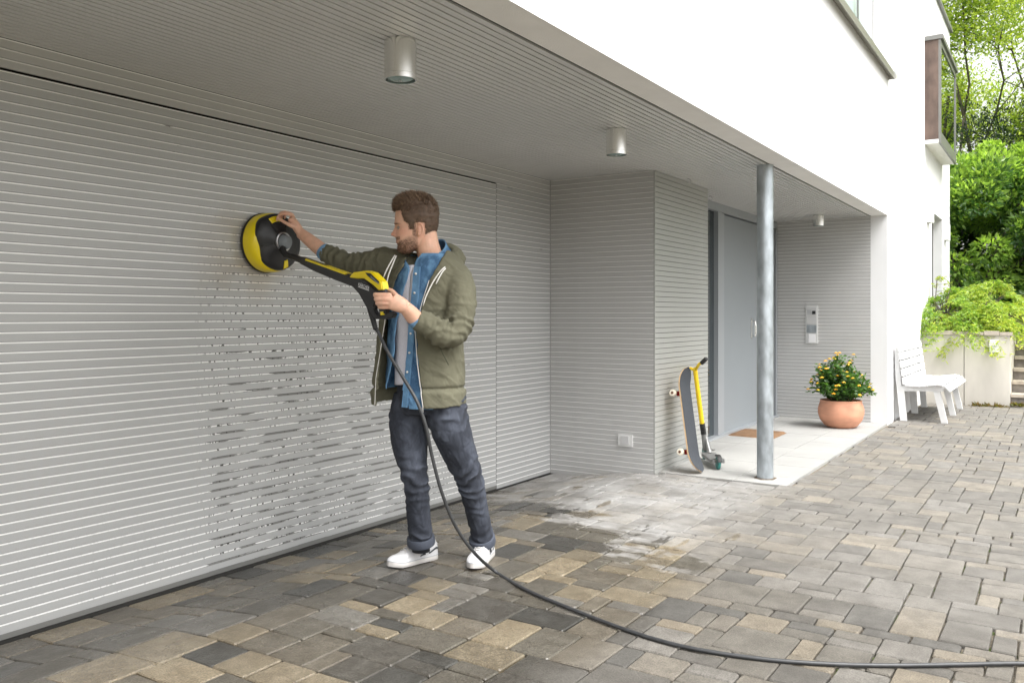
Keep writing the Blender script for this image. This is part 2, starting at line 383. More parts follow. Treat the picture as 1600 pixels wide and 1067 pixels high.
moss = mth(N, L, 'MULTIPLY', ramp(N, L, noi(N, L, g.outputs['Position'], 9, 4), .52, .62), ramp(N, L, sp.outputs[1], -1.6, -2.3))
L.new(mix(N, L, moss, p.inputs['Base Color'].links[0].from_socket, (.07, .10, .02)), p.inputs['Base Color'])
M['slab'] = mat('landing_concrete', (.32, .317, .305), .85, noise_s=2.5, noise_a=.08, bump=.001, bump_s=240)
N, L, p = nodes(M['slab']); g = N.new('ShaderNodeNewGeometry')
L.new(mix(N, L, ramp(N, L, noi(N, L, g.outputs['Position'], 150, 3), .52, .66), p.inputs['Base Color'].links[0].from_socket, (.30, .29, .27)), p.inputs['Base Color'])

# ------------------------------------------------------------------ ground
H = 2.422; YIN = -1.736; FY = -1.913; YR = -.933; X1 = 6.03; X2 = 10.22; DY = -.66; G0 = .085; RX = 12.968
def gz(x, y):
    t = min(max(-y / .9, 0), 1); t = t * t * (3 - 2 * t)
    return G0 * t
g = MB(); ys = [-300, -60, -20, -8, -4, -2, -1.2, -.9, -.75, -.6, -.45, -.3, -.15, 0, .3, 6]; xs = [-300, -40, -8, 0, 3, 6, 9, 13, 20, 60, 300]
for y in ys:
    for x in xs: g.v.append((x, y, (gz(x, y) - .016)))
nx = len(xs)
for j in range(len(ys) - 1):
    for i in range(nx - 1): g.f.append([j * nx + i, j * nx + i + 1, (j + 1) * nx + i + 1, (j + 1) * nx + i]); g.m.append(0)
ground = tag(g.obj('ground', M['joint'], recalc=False), kind='structure')
far = MB(); far.add([(-300, 6.01, -.02), (300, 6.01, -.02), (300, 300, -.02), (-300, 300, -.02)], [(0, 1, 2, 3)])
M['grass'] = mat('grass', (.05, .08, .02), .95, noise_s=3, noise_a=.3)
tag(far.obj('ground', M['grass']), kind='structure')

# paving: three-format stones laid at random on an 8.7 cm grid
MOD = .0868
TONES = [((.070, .070, .067), 2), ((.098, .094, .086), 3), ((.14, .132, .115), 4), ((.17, .155, .130), 4), ((.235, .205, .155), 3), ((.29, .25, .185), 2), ((.185, .18, .17), 3)]
TL = [t for t, w in TONES for _ in range(w)]
def in_excluded(x0, x1, y0, y1):
    if y1 > .001 and x1 < X1 + .2: return True
    if x1 > X1 + .06 and y1 > FY - .003 and x0 < RX + .1: return True
    if x1 > X1 and y1 > YR + .01: return True
    if x1 > RX + .02 and y1 > -3.02: return True
    return False
XA, XB, YA = -1.5, 15.5, -6.5
nxg, nyg = int((XB - XA) / MOD), int(-YA / MOD)
occ = np.zeros((nxg, nyg), bool); stones = []
SZ = [(2, 2, 5), (3, 2, 6), (2, 3, 2), (2, 1, 3), (3, 3, 1), (4, 2, 1), (1, 2, 2)]
for j in range(nyg):
    for i in range(nxg):
        if occ[i, j]: continue
        cands = []
        for w, h, p_ in SZ:
            if i + w <= nxg and j + h <= nyg and not occ[i:i + w, j:j + h].any(): cands += [(w, h)] * p_
        w, h = random.choice(cands) if cands else (1, 1)
        occ[i:i + w, j:j + h] = True
        x0, x1 = XA + i * MOD, XA + (i + w) * MOD; y1, y0 = -j * MOD - .03, -(j + h) * MOD - .03
        cx_, cy_ = (x0 + x1) / 2, (y0 + y1) / 2
        if in_excluded(cx_ - .01, cx_ + .01, cy_ - .01, cy_ + .01): continue
        # trim at borders
        if cx_ > X1 + .06 and y1 > FY - .004 and cx_ < RX: y1 = FY - .004
        if cy_ > YR and x1 > X1 - .004: x1 = X1 - .004
        if FY < cy_ <= YR and x1 > X1 + .066: x1 = X1 + .066
        if cy_ > -3.02 and cx_ < RX and x1 > RX - .004: x1 = RX - .004
        if x1 - x0 < .03 or y1 - y0 < .03: continue
        stones.append((x0, x1, y0, y1))
def wob(x, y): return .006 * math.sin(x * 1.7 + y * .6) + .005 * math.sin(y * 2.3 - x * .4)
def stone_geo(x0, x1, y0, y1):
    gp = random.uniform(.0022, .0042); z = random.uniform(-.0018, .0018); tx, ty = random.uniform(-.010, .010), random.uniform(-.010, .010)
    c = min(.0055, (x1 - x0) * .15, (y1 - y0) * .15); v = []
    cx_, cy_ = (x0 + x1) / 2, (y0 + y1) / 2
    jit = [(random.uniform(-.0025, .0025), random.uniform(-.0025, .0025)) for _ in range(8)]
    for inset, dz in ((0, -.03), (0, -.005), (.0042, 0)):
        a0, a1, b0, b1 = x0 + gp + inset, x1 - gp - inset, y0 + gp + inset, y1 - gp - inset; k = c
        ring = [(a0 + k, b0), (a1 - k, b0), (a1, b0 + k), (a1, b1 - k), (a1 - k, b1), (a0 + k, b1), (a0, b1 - k), (a0, b0 + k)]
        for q, (px, py) in enumerate(ring):
            px += jit[q][0]; py += jit[q][1]
            X = px if py > YR - .2 or px > X1 - .2 else px + wob(px, py) * .5
            v.append((X, py + wob(px, py) * (1 if py < FY - .1 else 0), gz(px, py) + z + dz + (px - cx_) * tx + (py - cy_) * ty + .002))
    f = [(16, 17, 18, 19, 20, 21, 22, 23)]
    for r in (0, 8):
        for q in range(8): f.append((r + q, r + (q + 1) % 8, r + 8 + (q + 1) % 8, r + 8 + q))
    return v, f
def stone_tone():
    t = Vector(random.choice(TL)) * random.uniform(.88, 1.14); return (t[0], t[1], t[2])
def size_px(s):
    P = [proj((x, y, G0)) for x, y in ((s[0], s[2]), (s[1], s[2]), (s[1], s[3]), (s[0], s[3]))]
    if min(p[2] for p in P) < .3: return 0
    if max(p[0] for p in P) < 0 or min(p[0] for p in P) > 1600 or min(p[1] for p in P) > 1067: return 0
    a = 0
    for i in range(4): a += P[i][0] * P[(i + 1) % 4][1] - P[(i + 1) % 4][0] * P[i][1]
    return abs(a) / 2
stones.sort(key=size_px, reverse=True)
pavement = MB(); pavement.box(X1 - .5, X1 - .4, -1, -.9, -.06, -.05)
pav = empty('pavement', (4, -2, 0)); tag(pav, 'driveway of mixed grey tan and charcoal concrete setts', 'pavement', kind='structure')
def setcol(me, cols):
    a = me.color_attributes.new('Col', 'FLOAT_COLOR', 'POINT'); a.data.foreach_set('color', np.asarray(cols, float).ravel())
rest = MB(); rc = []
for k, s in enumerate(stones):
    v, f = stone_geo(*s); t = stone_tone()
    if k < 300:
        me = bpy.data.meshes.new('paver'); me.from_pydata(v, [], f); setcol(me, [(*t, 1)] * len(v)); link('paver', me, M['paver'], pav)
    else:
        rest.add(v, f); rc += [(*t, 1)] * len(v)
me = bpy.data.meshes.new('pavers'); me.from_pydata(rest.v, [], rest.f); setcol(me, rc)
tag(link('distant_pavers', me, M['paver'], pav), kind='stuff')
# landing
land = empty('landing', (8, -1.3, G0), 'pale concrete landing slabs in front of the grey entrance door', 'landing', kind='structure')
lx = [X1 + .07, 6.42, 6.92, 7.40, 7.87, 8.35, 8.83, 9.31, 9.79, X2]; ly = [FY, -1.52, -.99, DY]
for i in range(len(lx) - 1):
    for j in range(3):
        b = MB(); e = .0028; dz = random.uniform(-.001, .001); x0, x1 = lx[i] + e, lx[i + 1] - e; y1 = ly[j + 1] - e
        if j == 2 and x0 < 7.2: y1 = YR - .002
        y0 = ly[j] + e; z = G0 + .008 + dz
        b.add([(x0, y0, .03), (x1, y0, .03), (x1, y1, .03), (x0, y1, .03), (x0, y0, z - .001), (x1, y0, z - .001), (x1, y1, z - .001), (x0, y1, z - .003),
               (x0 + .001, y0 + .001, z), (x1 - .001, y0 + .001, z), (x1 - .001, y1 - .001, z), (x0 + .001, y1 - .001, z)],
              [(0, 1, 5, 4), (1, 2, 6, 5), (2, 3, 7, 6), (3, 0, 4, 7), (4, 5, 9, 8), (5, 6, 10, 9), (6, 7, 11, 10), (7, 4, 8, 11), (8, 9, 10, 11)])
        b.obj('slab', M['slab'], land)

# ------------------------------------------------------------------ house
house = empty('house', (6, 0, 0), 'white rendered two-storey house with grey slatted garage and recessed entrance', 'house')
def slat_profile(h=PITCH, dark=False):
    """(outward, up) outline of one lap: gap, near-white upper shoulder, flat face"""
    return [(-.010, 0), (0, .0), (0, h - .0084), (-.0026, h - .0080), (-.0027, h - .0018), (-.010, h - .0016)]
def gap_profile(h=PITCH):
    return [(-.012, .0), (0, .0), (0, h - .0036), (-.012, h - .0036)]
def slat_mesh(name, p0, along, outw, up, length, prof, taper=0):
    p0, along, outw, up = map(Vector, (p0, along, outw, up)); n = len(prof); v = []
    for s in (0, length):
        for o_, u_ in prof: v.append(p0 + along * s + outw * o_ + up * u_)
    f = [(i, (i + 1) % n, n + (i + 1) % n, n + i) for i in range(n)] + [tuple(range(n)), tuple(range(n, 2 * n))]
    me = bpy.data.meshes.new(name); me.from_pydata(v, [], f)
    if n == 6: me.polygons[3].material_index = 1            # near-white colour on the recessed joint face
    bm = bmesh.new(); bm.from_mesh(me); bmesh.ops.recalc_face_normals(bm, faces=bm.faces); bm.to_mesh(me); bm.free()
    return me
def slat_row(parent, material, p0, along, outw, length, z0, n, prof, name='slat'):
    """n laps sharing one mesh, stacked upwards from z0"""
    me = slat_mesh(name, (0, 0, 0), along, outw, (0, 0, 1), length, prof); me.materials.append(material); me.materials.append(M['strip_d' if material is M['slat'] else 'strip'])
    off = Vector((0, 0, 0)); q = parent
    while q is not None: off += q.location; q = q.parent
    for k in range(n):
        o = bpy.data.objects.new(name, me); COL.objects.link(o); o.parent = parent
        o.location = Vector((p0[0], p0[1], z0 + k * PITCH + (0 if k else 0))) - off
# garage door
XL = -2.0; XS = 5.235; ZG = 57 * PITCH
gd = MB().box(XL, XS - .004, .012, .05, .0, ZG - .012).obj('garage_door', M['dark'], house)
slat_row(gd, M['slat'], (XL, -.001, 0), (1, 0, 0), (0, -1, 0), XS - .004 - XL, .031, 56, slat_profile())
MB().box(XL, X1, -.002, .1, -.03, .004).obj('door_threshold', M['dark'], house)
MB().box(XL, XS - .004, .0005, .012, .007, .0305).obj('door_seal', M['capmetal'], gd)
# wall around the door
gw = MB().box(XL, X1 + .1, .055, .2, -.05, H).box(XS + .003, X1, .0115, .054, 0, H - .001).obj('garage_wall', M['dark'], house)
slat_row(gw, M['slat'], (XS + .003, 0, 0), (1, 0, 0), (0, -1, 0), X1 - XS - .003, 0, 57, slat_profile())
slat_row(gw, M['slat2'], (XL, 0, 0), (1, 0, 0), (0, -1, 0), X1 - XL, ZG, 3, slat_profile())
MB().box(XL, XS + .003, .0115, .054, ZG + .008, H - .001).obj('door_lintel', M['dark'], house)
# return wall (faces -x)
rw = MB().box(X1 + .0115, X1 + .09, YR + .02, .0, -.05, H - .001).obj('return_wall', M['dark'], house)
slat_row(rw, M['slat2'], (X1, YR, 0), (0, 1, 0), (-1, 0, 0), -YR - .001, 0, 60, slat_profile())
# entrance side wall (faces -y): plain gapped boards
XE = 7.187
ew = MB().box(X1 + .012, XE - .002, YR + .0125, YR + .12, -.02, H - .001).obj('entrance_wall', M['dark'], house)
slat_row(ew, M['slat_w'], (X1 - .0005, YR - .0005, 0), (1, 0, 0), (0, -1, 0), XE - X1, 0, 60, gap_profile())
MB().box(XE - .03, XE + .02, YR + .02, DY + .1, G0, H - .001).obj('wall_end', M['doorf'], house)
# far wall (faces -x) with the intercom
fw = MB().box(X2 + .012, X2 + .2, YIN - .01, DY + .2, -.02, H).obj('far_wall', M['dark'], house)
fs = MB()
for k in range(60):
    me = slat_mesh('t', (X2, YIN, k * PITCH), (0, 1, 0), (-1, 0, 0), (0, 0, 1), DY - YIN + .05, slat_profile())
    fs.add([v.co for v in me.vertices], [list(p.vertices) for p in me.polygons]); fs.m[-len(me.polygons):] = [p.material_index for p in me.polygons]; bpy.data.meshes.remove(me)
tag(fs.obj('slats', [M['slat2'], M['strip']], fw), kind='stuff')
# soffit boards: run along x
sf = MB().box(XL, X2 + .2, YIN, .2, H + .027, H + .05).obj('soffit', M['dark'], house)
PS = .0395; ns = int(round(-YIN / PS)); PS = -YIN / ns
spr = [(0, -.026), (0, 0.0), (PS - .0115, 0.0), (PS - .0105, -.001), (PS - .0105, -.026)]
def soffit_board(x0, x1, y):
    me = slat_mesh('board', (0, 0, 0), (1, 0, 0), (0, 0, -1), (0, -1, 0), x1 - x0, [(b, a) for a, b in spr]); return me
sm = soffit_board(XL, X2 + .1, 0); sm.materials.append(M['soffit'])
smn = soffit_board(X1 - .0, X2 + .1, 0); smn.materials.append(M['soffit'])
for k in range(ns):
    y = -k * PS; me, x0 = (sm, XL)
    o = bpy.data.objects.new('soffit_board', me); COL.objects.link(o); o.parent = sf; o.location = Vector((x0, y, H))
# facade with openings
def wallsheet(parent, name, x0, x1, z0, z1, holes, y, thick, material, depth=None):
    xs_ = sorted({x0, x1, *[h for q in holes for h in q[:2]]}); zs_ = sorted({z0, z1, *[h for q in holes for h in q[2:4]]}); b = MB()
    for i in range(len(xs_) - 1):
        for j in range(len(zs_) - 1):
            cx_, cz_ = (xs_[i] + xs_[i + 1]) / 2, (zs_[j] + zs_[j + 1]) / 2
            if any(q[0] < cx_ < q[1] and q[2] < cz_ < q[3] for q in holes): continue
            b.add([(xs_[i], y, zs_[j]), (xs_[i + 1], y, zs_[j]), (xs_[i + 1], y, zs_[j + 1]), (xs_[i], y, zs_[j + 1])], [(0, 1, 2, 3)])
    for q in holes:
        a0, a1, c0, c1 = q[:4]; yd = y + thick
        b.add([(a0, y, c0), (a0, yd, c0), (a0, yd, c1), (a0, y, c1)], [(0, 1, 2, 3)])
        b.add([(a1, y, c0), (a1, yd, c0), (a1, yd, c1), (a1, y, c1)], [(3, 2, 1, 0)])
        if c1 < z1: b.add([(a0, y, c1), (a0, yd, c1), (a1, yd, c1), (a1, y, c1)], [(0, 1, 2, 3)])
        if c0 > z0: b.add([(a0, y, c0), (a0, yd, c0), (a1, yd, c0), (a1, y, c0)], [(3, 2, 1, 0)])
    return b.obj(name, material, parent, recalc=False)
XEND = 16.476; ZR = 6.22
W1 = (5.2, 10.2, 4.03, 5.5); W2 = (14.07, 15.36, 1.2, 2.86)
fac = wallsheet(house, 'facade', XL, XEND, H + .004, ZR, [W1, (W2[0], W2[1], H + .004, W2[3])], FY, .16, M['white'])
wallsheet(house, 'ground_floor_wall', X2, XEND, -.05, H + .004, [(W2[0], W2[1], W2[2], H + .004)], FY, .16, M['white'])
# underside of the upper floor, outside the boards
ub = MB().box(XL, X2, FY + .002, YIN - .006, H + .004, H + .2).obj('beam_underside', M['under'], house)
MB().box(XL, X2, YIN - .0055, YIN - .0005, H + .003, H + .2).obj('shadow_joint', M['dark'], house)
MB().box(X2, X2 + .012, FY + .001, YIN - .001, 0, H + .003).obj('reveal', M['white'], house)
MB().box(XEND - .01, XEND, FY + .001, 8, -.05, ZR).box(XL, XL + .02, FY + .002, 8, H + .06, ZR).obj('end_wall', M['white'], house)
MB().box(XL, XEND, FY + .002, 8, ZR - .03, ZR).obj('roof', M['capmetal'], house)
MB().box(XL - .03, XEND + .04, FY - .045, FY + .3, ZR, ZR + .05).obj('roof_edge', M['capmetal'], house)
# windows
def window(holes, panes, setback=.12):
    a0, a1, c0, c1 = holes; y = FY + setback
    fr = MB(); w = .06
    fr.box(a0, a1, y, y + .05, c0, c0 + w).box(a0, a1, y, y + .05, c1 - w, c1).box(a0, a0 + w, y, y + .05, c0 + w, c1 - w).box(a1 - w, a1, y, y + .05, c0 + w, c1 - w)
    xs_ = [a0 + w + (a1 - a0 - 2 * w) * k / panes for k in range(panes + 1)]
    for x in xs_[1:-1]: fr.box(x - .05, x + .05, y - .01, y + .05, c0 + w, c1 - w)
    return fr, xs_, y
fr, xs_, y = window(W1, 3); wn = fr.obj('window', M['frame_w'], house)
tag(wn, 'upper window with pale curtain behind the glass')
for i in range(3): MB().box(xs_[i] + .05, xs_[i + 1] - .05, y + .02, y + .03, W1[2] + .06, W1[3] - .06).obj('pane', M['glass_curt'], wn)
MB().box(W1[1] - 1.05, W1[1] - 1.035, FY + .10, FY + .118, W1[2] + .06, W1[3] - .06).obj('seal', M['capmetal'], wn)
sill = MB().box(W1[0] - .08, W1[1] + .06, FY - .065, FY + .12, W1[2] - .03, W1[2] - .004)
sill.box(W1[0] - .08, W1[1] + .06, FY - .07, FY - .062, W1[2] - .075, W1[2] - .004)
sill.obj('window_sill', M['sill'], house)
MB().tube([(W1[1] + .09, FY, W1[2] - .02), (W1[1] + .09, FY - .10, W1[2] - .02), (W1[1] + .09, FY - .11, W1[2] + .05)], .008, 8).box(W1[1] + .06, W1[1] + .075, FY - .09, FY, W1[2] - .08, W1[2] + .01).obj('sill_bracket', M['alu'], house)
fr, xs_, y = window((W2[0], W2[1], W2[2], W2[3]), 1, .13); wn = fr.obj('window', M['capmetal'], house)
MB().box(xs_[0], xs_[1], y + .02, y + .03, W2[2] + .06, W2[3] - .06).obj('pane', M['glass_dark'], wn)
# bay window: brown panelled box
BX0, BX1, BYo, BZ0, BZ1 = 13.29, 15.35, -2.118, 3.80, 5.27
bay = MB().box(BX0, BX0 + .03, BYo + .03, FY, BZ0, BZ1 - .06).box(BX1 - .03, BX1, BYo + .03, FY, BZ0, BZ1 - .06).box(BX0 + .03, BX1 - .03, BYo + .03, FY, BZ0 + .001, BZ0 + .03)
bw = bay.obj('bay_window', M['rust'], house)
MB().box(BX0 - .02, BX1 + .02, BYo - .03, FY, BZ1 - .06, BZ1).obj('bay_roof', M['capmetal'], bw)
MB().box(BX0, BX1, BYo - .002, BYo + .028, BZ0 - .06, BZ0 + .10).box(BX0, BX0 + .09, BYo, BYo + .029, BZ0 + .10, BZ1 - .061).box(BX1 - .09, BX1, BYo, BYo + .029, BZ0 + .10, BZ1 - .061).box(BX0 + .09, BX1 - .09, BYo, BYo + .029, BZ1 - .14, BZ1 - .061).obj('bay_frame', M['capmetal'], bw)
MB().box(BX0 + .09, BX1 - .09, BYo + .012, BYo + .02, BZ0 + .10, BZ1 - .14).obj('pane', M['glass_bay'], bw)
MB().box(BX0 + .002, BX1 - .002, BYo + .029, FY, BZ0 - .055, BZ0 - .001).obj('bay_underside', M['under'], bw)
# outside wall lights on the far facade
for (x, z) in ((13.62, 2.80), (15.75, 2.70)):
    t = MB().box(x - .11, x + .11, FY - .07, FY - .004, z - .15, z + .12).obj('wall_light', M['white'])
    tag(t, 'white box lamp on the facade ' + ('just before the low window' if x < 14 else 'beyond the low window at the house corner'), 'wall lamp', 'outside lamps on the facade')
# entrance door
ed = empty('entrance_door', (9, DY, G0)); ed.parent = house; ed.location = Vector((9, DY, G0)) - house.location
XD0, XD1, ZD = 8.345, 10.0, 2.335
MB().box(XD0 + .006, XD1 - .006, DY - .004, DY + .045, G0 + .02, ZD - .008).obj('door_leaf', M['door'], ed)
fb = MB()
fb.box(7.19, X2 + .01, DY - .03, DY + .08, ZD + .004, H - .001)                       # header
fb.box(8.13, 8.225, DY - .035, DY + .06, G0 + .03, ZD + .003).box(8.235, XD0, DY - .022, DY + .06, G0 + .03, ZD + .003)
fb.box(XD1, 10.06, DY - .022, DY + .06, G0 + .03, ZD + .003)
fb.box(X2 - .075, X2 - .012, DY - .035, DY + .06, G0 + .03, ZD - .02)
fb.box(7.19, XD1 + .2, DY - .06, DY + .05, G0 - .01, G0 + .028)
fb.obj('door_frame', M['doorf'], ed)
MB().box(7.25, 8.13, DY + .01, DY + .02, G0 + .03, ZD + .003).obj('side_pane', M['glass_dark'], ed)
MB().box(10.062, X2 - .077, DY + .0, DY + .01, G0 + .03, ZD - .02).obj('side_pane', M['glass_dark'], ed)
MB().box(XD0, XD1, DY + .046, DY + .2, G0, ZD).obj('door_core', M['dark'], ed)
hd = MB(); hp = onY(1180, 513, DY - .05)
hd.tube([(hp.x, DY - .004, hp.z + .075), (hp.x, DY - .05, hp.z + .075), (hp.x, DY - .055, hp.z + .03), (hp.x, DY - .055, hp.z - .05), (hp.x, DY - .05, hp.z - .085), (hp.x, DY - .004, hp.z - .085)], .011, 10)
hd.box(hp.x - .022, hp.x + .022, DY - .012, DY - .0045, hp.z - .11, hp.z + .11)
hd.obj('handle', M['alu'], ed)
# column
cx_, cy_ = 6.30, -1.70
colm = empty('support_post', (cx_, cy_, G0), 'galvanised round steel post holding the canopy edge beside the landing', 'post')
MB().lathe((cx_, cy_, 0), [(.0598, G0 - .02), (.0598, H + .002)], n=40).obj('shaft', M['galv'], colm, auto=40)
MB().lathe((cx_, cy_, 0), [(.085, G0 - .01), (.085, G0 + .012), (.062, G0 + .013)], n=6).obj('base_collar', mat('rusty_gap', (.10, .075, .05), .9, noise_s=50, noise_a=.4), colm)
# ceiling lights
M['lens'] = mat('light_glass', (.20, .30, .29), .08, 0, .9)
for i, (x, y, r, zb, lab) in enumerate(((2.62, -1.306, .065, 2.262, 'aluminium cylinder light on the soffit above the man, the largest in view'), (4.59, -1.311, .062, 2.27, 'aluminium cylinder light on the soffit between the man and the post'), (9.74, -1.282, .060, 2.30, 'small aluminium cylinder light by the intercom wall beyond the post'))):
    t = empty('ceiling_light', (x, y, H), lab, 'ceiling light', 'cylinder lights under the soffit')
    MB().lathe((x, y, 0), [(r * .92, H - .0005), (r, H - .003), (r, zb + .022), (r * .985, zb + .021), (r * .985, zb + .019), (r, zb + .018), (r, zb), (r * .93, zb), (r * .93, zb + .006)], n=48, cap=False).obj('housing', M['alu'], t, auto=30)
    MB().lathe((x, y, 0), [(r * .93, zb + .006), (r * .6, zb + .002), (.002, zb - .001)], n=32).obj('lens', M['lens'], t, smooth=True)
    MB().lathe((x, y, 0), [(.006, zb + .012), (.006, zb - .004)], n=10).obj('lamp_pin', M['silver'], t)
# hooks
for (x, y), lab in (((6.55, -1.004), 'small round steel ring hook under the soffit near the slatted corner'), ((7.62, -.80), 'small pale hook under the soffit above the door header, left one'), ((10.1, -.80), 'small pale hook under the soffit right of the post')):
    b = MB(); pts = [(x + .018 * math.cos(a) * sa, y - .018 * math.cos(a) * ca, H - .022 + .018 * math.sin(a)) for a in np.linspace(-2.6, 2.2, 12)]
    b.tube(pts, .0035, 6).lathe((x, y, 0), [(.012, H - .0005), (.012, H - .006)], n=12)
    tag(b.obj('ceiling_hook', M['silver']), lab, 'hook', 'ring hooks under the soffit')
# socket on the return wall
t = MB().box(X1 - .013, X1 - .001, -.748, -.627, .281, .372).obj('wall_socket', M['plate'])
t2 = MB().box(X1 - .018, X1 - .0132, -.72, -.65, .297, .36).obj('cover_flap', M['plate2'], t)
tag(t, 'small square metal socket cover low on the slatted return wall', 'socket')
# intercom
ic = MB().box(X2 - .012, X2 - .0005, -1.161, -1.023, .972, 1.415).obj('intercom', M['plate'])
tag(ic, 'tall silver door intercom panel with camera on the slatted wall', 'intercom')
xq = X2 - .0125
MB().box(xq - .004, xq, -1.148, -1.036, 1.300, 1.400).obj('camera_module', M['plate2'], ic)
MB().box(xq - .007, xq - .0042, -1.138, -1.100, 1.318, 1.356).obj('camera_lens', M['black'], ic)
b = MB()
for i in range(4):
    for j in range(4): b.box(xq - .0055, xq - .0042, -1.088 + i * .012, -1.082 + i * .012, 1.325 + j * .012, 1.331 + j * .012)
b.obj('speaker_holes', M['greyp'], ic)
MB().box(xq - .004, xq, -1.148, -1.036, 1.200, 1.292).obj('blank_module', M['plate2'], ic)
MB().box(xq - .004, xq, -1.148, -1.036, 1.098, 1.192).obj('button_module', M['galv'], ic)
MB().box(xq - .004, xq, -1.135, -1.062, .985, 1.088).obj('name_label', M['frame_w'], ic)
MB().box(xq - .004, xq, -1.058, -1.036, .985, 1.088).obj('key_strip', M['plate2'], ic)
# doormat
dm = MB(); DX0, DX1, DYa, DYb = 8.31, 8.84, -1.185, -.72
v = []; nn = 14
for i in range(nn + 1):
    for j in range(nn + 1):
        x = DX0 + (DX1 - DX0) * i / nn; y = DYa + (DYb - DYa) * j / nn
        v.append((x + nz((x, y, 0), 20) * .004, y + nz((x, y, 3), 20) * .004, G0 + .008 + (.001 if i in (0, nn) or j in (0, nn) else .017) + nz((x, y, 0), 9) * .004))
f = [(i * (nn + 1) + j, (i + 1) * (nn + 1) + j, (i + 1) * (nn + 1) + j + 1, i * (nn + 1) + j + 1) for i in range(nn) for j in range(nn)]
dm.add(v, f); tag(dm.obj('doormat', M['mat'], smooth=True), 'brown coir doormat lying before the grey entrance door', 'doormat')

# ------------------------------------------------------------------ retaining wall, steps
rwall = empty('retaining_wall', (RX, -2.4, G0), 'pale concrete garden wall behind the white bench holding up the bed', 'wall')
MB().box(RX, RX + .14, -2.432, FY - .002, -.02, 1.035).obj('panel', M['concrete'], rwall)
MB().box(RX, RX + .14, -2.975, -2.442, -.02, 1.035).obj('panel', M['concrete'], rwall)
MB().box(RX + .01, RX + .13, -2.443, -2.431, 0, 1.03).obj('joint', M['stone_step'], rwall)
MB().box(RX + .14, RX + 2.4, -2.975, -2.83, -.02, 1.033).obj('side_panel', M['concrete'], rwall)
b = MB(); yy = FY - .01
while yy > -2.9:
    w = random.uniform(.14, .24); dz = random.uniform(-.008, .01)
    MB().box(RX - .025 + random.uniform(-.01, .01), RX + .30, max(yy - w, -3.0), yy - .006, 1.037, 1.085 + dz).obj('cap_stone', M['capst'], rwall); yy -= w
MB().add([(RX + .3, -2.83, 1.05), (RX + 8, -2.83, 1.15), (RX + 8, FY + .0, 1.15), (RX + .3, FY + .0, 1.05)], [(0, 1, 2, 3)]).obj('bed_soil', M['soil'], rwall)
t = MB().box(RX - .035, RX - .002, -2.845, -2.74, .81, .975).obj('garden_light', M['frame_w']); tag(t, 'white square lamp box fixed on the pale concrete garden wall', 'wall lamp')
MB().box(RX - .039, RX - .0352, -2.83, -2.755, .888, .894).obj('slot', M['greyp'], t)
st = empty('garden_steps', (RX, -3.4, G0), 'grey stone garden steps climbing beside the concrete wall at the right edge', 'steps')
for k in range(7):
    x = RX + .12 + .32 * k; z = G0 + .155 * (k + 1)
    MB().box(x, x + .4, -4.6, -2.98, z - .165, z - .03).obj('riser', M['stone_step'], st)
    MB().box(x - .03, x + .4, -4.6, -2.981, z - .0295, z + .01).obj('tread', M['capst'], st)
# rising ground behind the wall
gg = MB().add([(RX + 2.3, -40, 1.16), (90, -40, 2.0), (90, 60, 2.0), (XEND + .4, 60, 1.16), (XEND + .4, -1.9, 1.16), (RX + 2.3, -1.9, 1.16)], [(0, 1, 2, 3, 4, 5)])
tag(gg.obj('terrace_ground', M['grass']), kind='structure')
tag(MB().box(RX + .15, RX + .3, -12, -4.6, -.02, 1.12).box(RX + .3, RX + 2.3, -12, -4.6, -.02, 1.12).obj('garden_bank', M['concrete']), 'pale concrete bank wall right of the garden steps', 'wall')

# ------------------------------------------------------------------ bench
bench = empty('garden_bench', (11.5, -2.2, G0), 'white slatted wooden bench with splayed legs against the white facade', 'bench')
def pris(poly, x0, x1):
    n = len(poly); v = [(x0, y, z) for y, z in poly] + [(x1, y, z) for y, z in poly]
    return v, [tuple(range(n)), tuple(range(2 * n - 1, n - 1, -1))] + [(i, n + i, n + (i + 1) % n, (i + 1) % n) for i in range(n)]
for x in (10.62, 11.50, 12.34):
    zz = G0 + .004
    MB().add(*pris([(-2.03, .43), (-1.952, .43), (-1.985, zz), (-2.055, zz)][::-1], x, x + .05)).obj('leg', M['bench'], bench)
    MB().add(*pris([(-2.33, .44), (-2.40, .44), (-2.475, zz), (-2.412, zz)], x, x + .05)).obj('leg', M['bench'], bench)
    MB().add(*pris([(-1.952, .428), (-2.43, .445), (-2.47, .50), (-2.39, .522), (-2.05, .485), (-2.0, .49), (-1.955, .94), (-1.927, .94), (-1.935, .6)], x + .001, x + .049)).obj('side_rail', M['bench'], bench)
bx0, bx1 = 10.58, 12.43
def board(p, q, th=.02):
    (ya, za), (yb, zb) = p, q; d = Vector((0, yb - ya, zb - za)); n = Vector((0, -d.z, d.y)).normalized()
    if n.z + abs(n.y) * .01 < 0: n = -n
    c = Vector(((bx0 + bx1) / 2, (ya + yb) / 2, (za + zb) / 2)) + n * th * .5
    b = MB().obox(c, ((bx1 - bx0) / 2, 0, 0), d * .5, n * th * .5); o = b.obj('board', M['bench'], bench)
    m = o.modifiers.new('b', 'BEVEL'); m.width = .004; m.segments = 2
for k in range(5):
    t0, t1 = k / 5 + .012, (k + 1) / 5 - .018; f_ = lambda t: (-2.005 + .062 * t, .50 + .47 * t); pa, pb = f_(t0), f_(t1)
    board((pa[0] - .012, pa[1]), (pb[0] - .012, pb[1]))
seat = [(-2.035, .492), (-2.12, .487), (-2.20, .487), (-2.28, .497), (-2.36, .512), (-2.435, .507), (-2.50, .435)]
for k in range(6):
    (ya, za), (yb, zb) = seat[k], seat[k + 1]; t = .05; board((ya + (yb - ya) * t, za + (zb - za) * t), (yb - (yb - ya) * t, zb - (zb - za) * t))

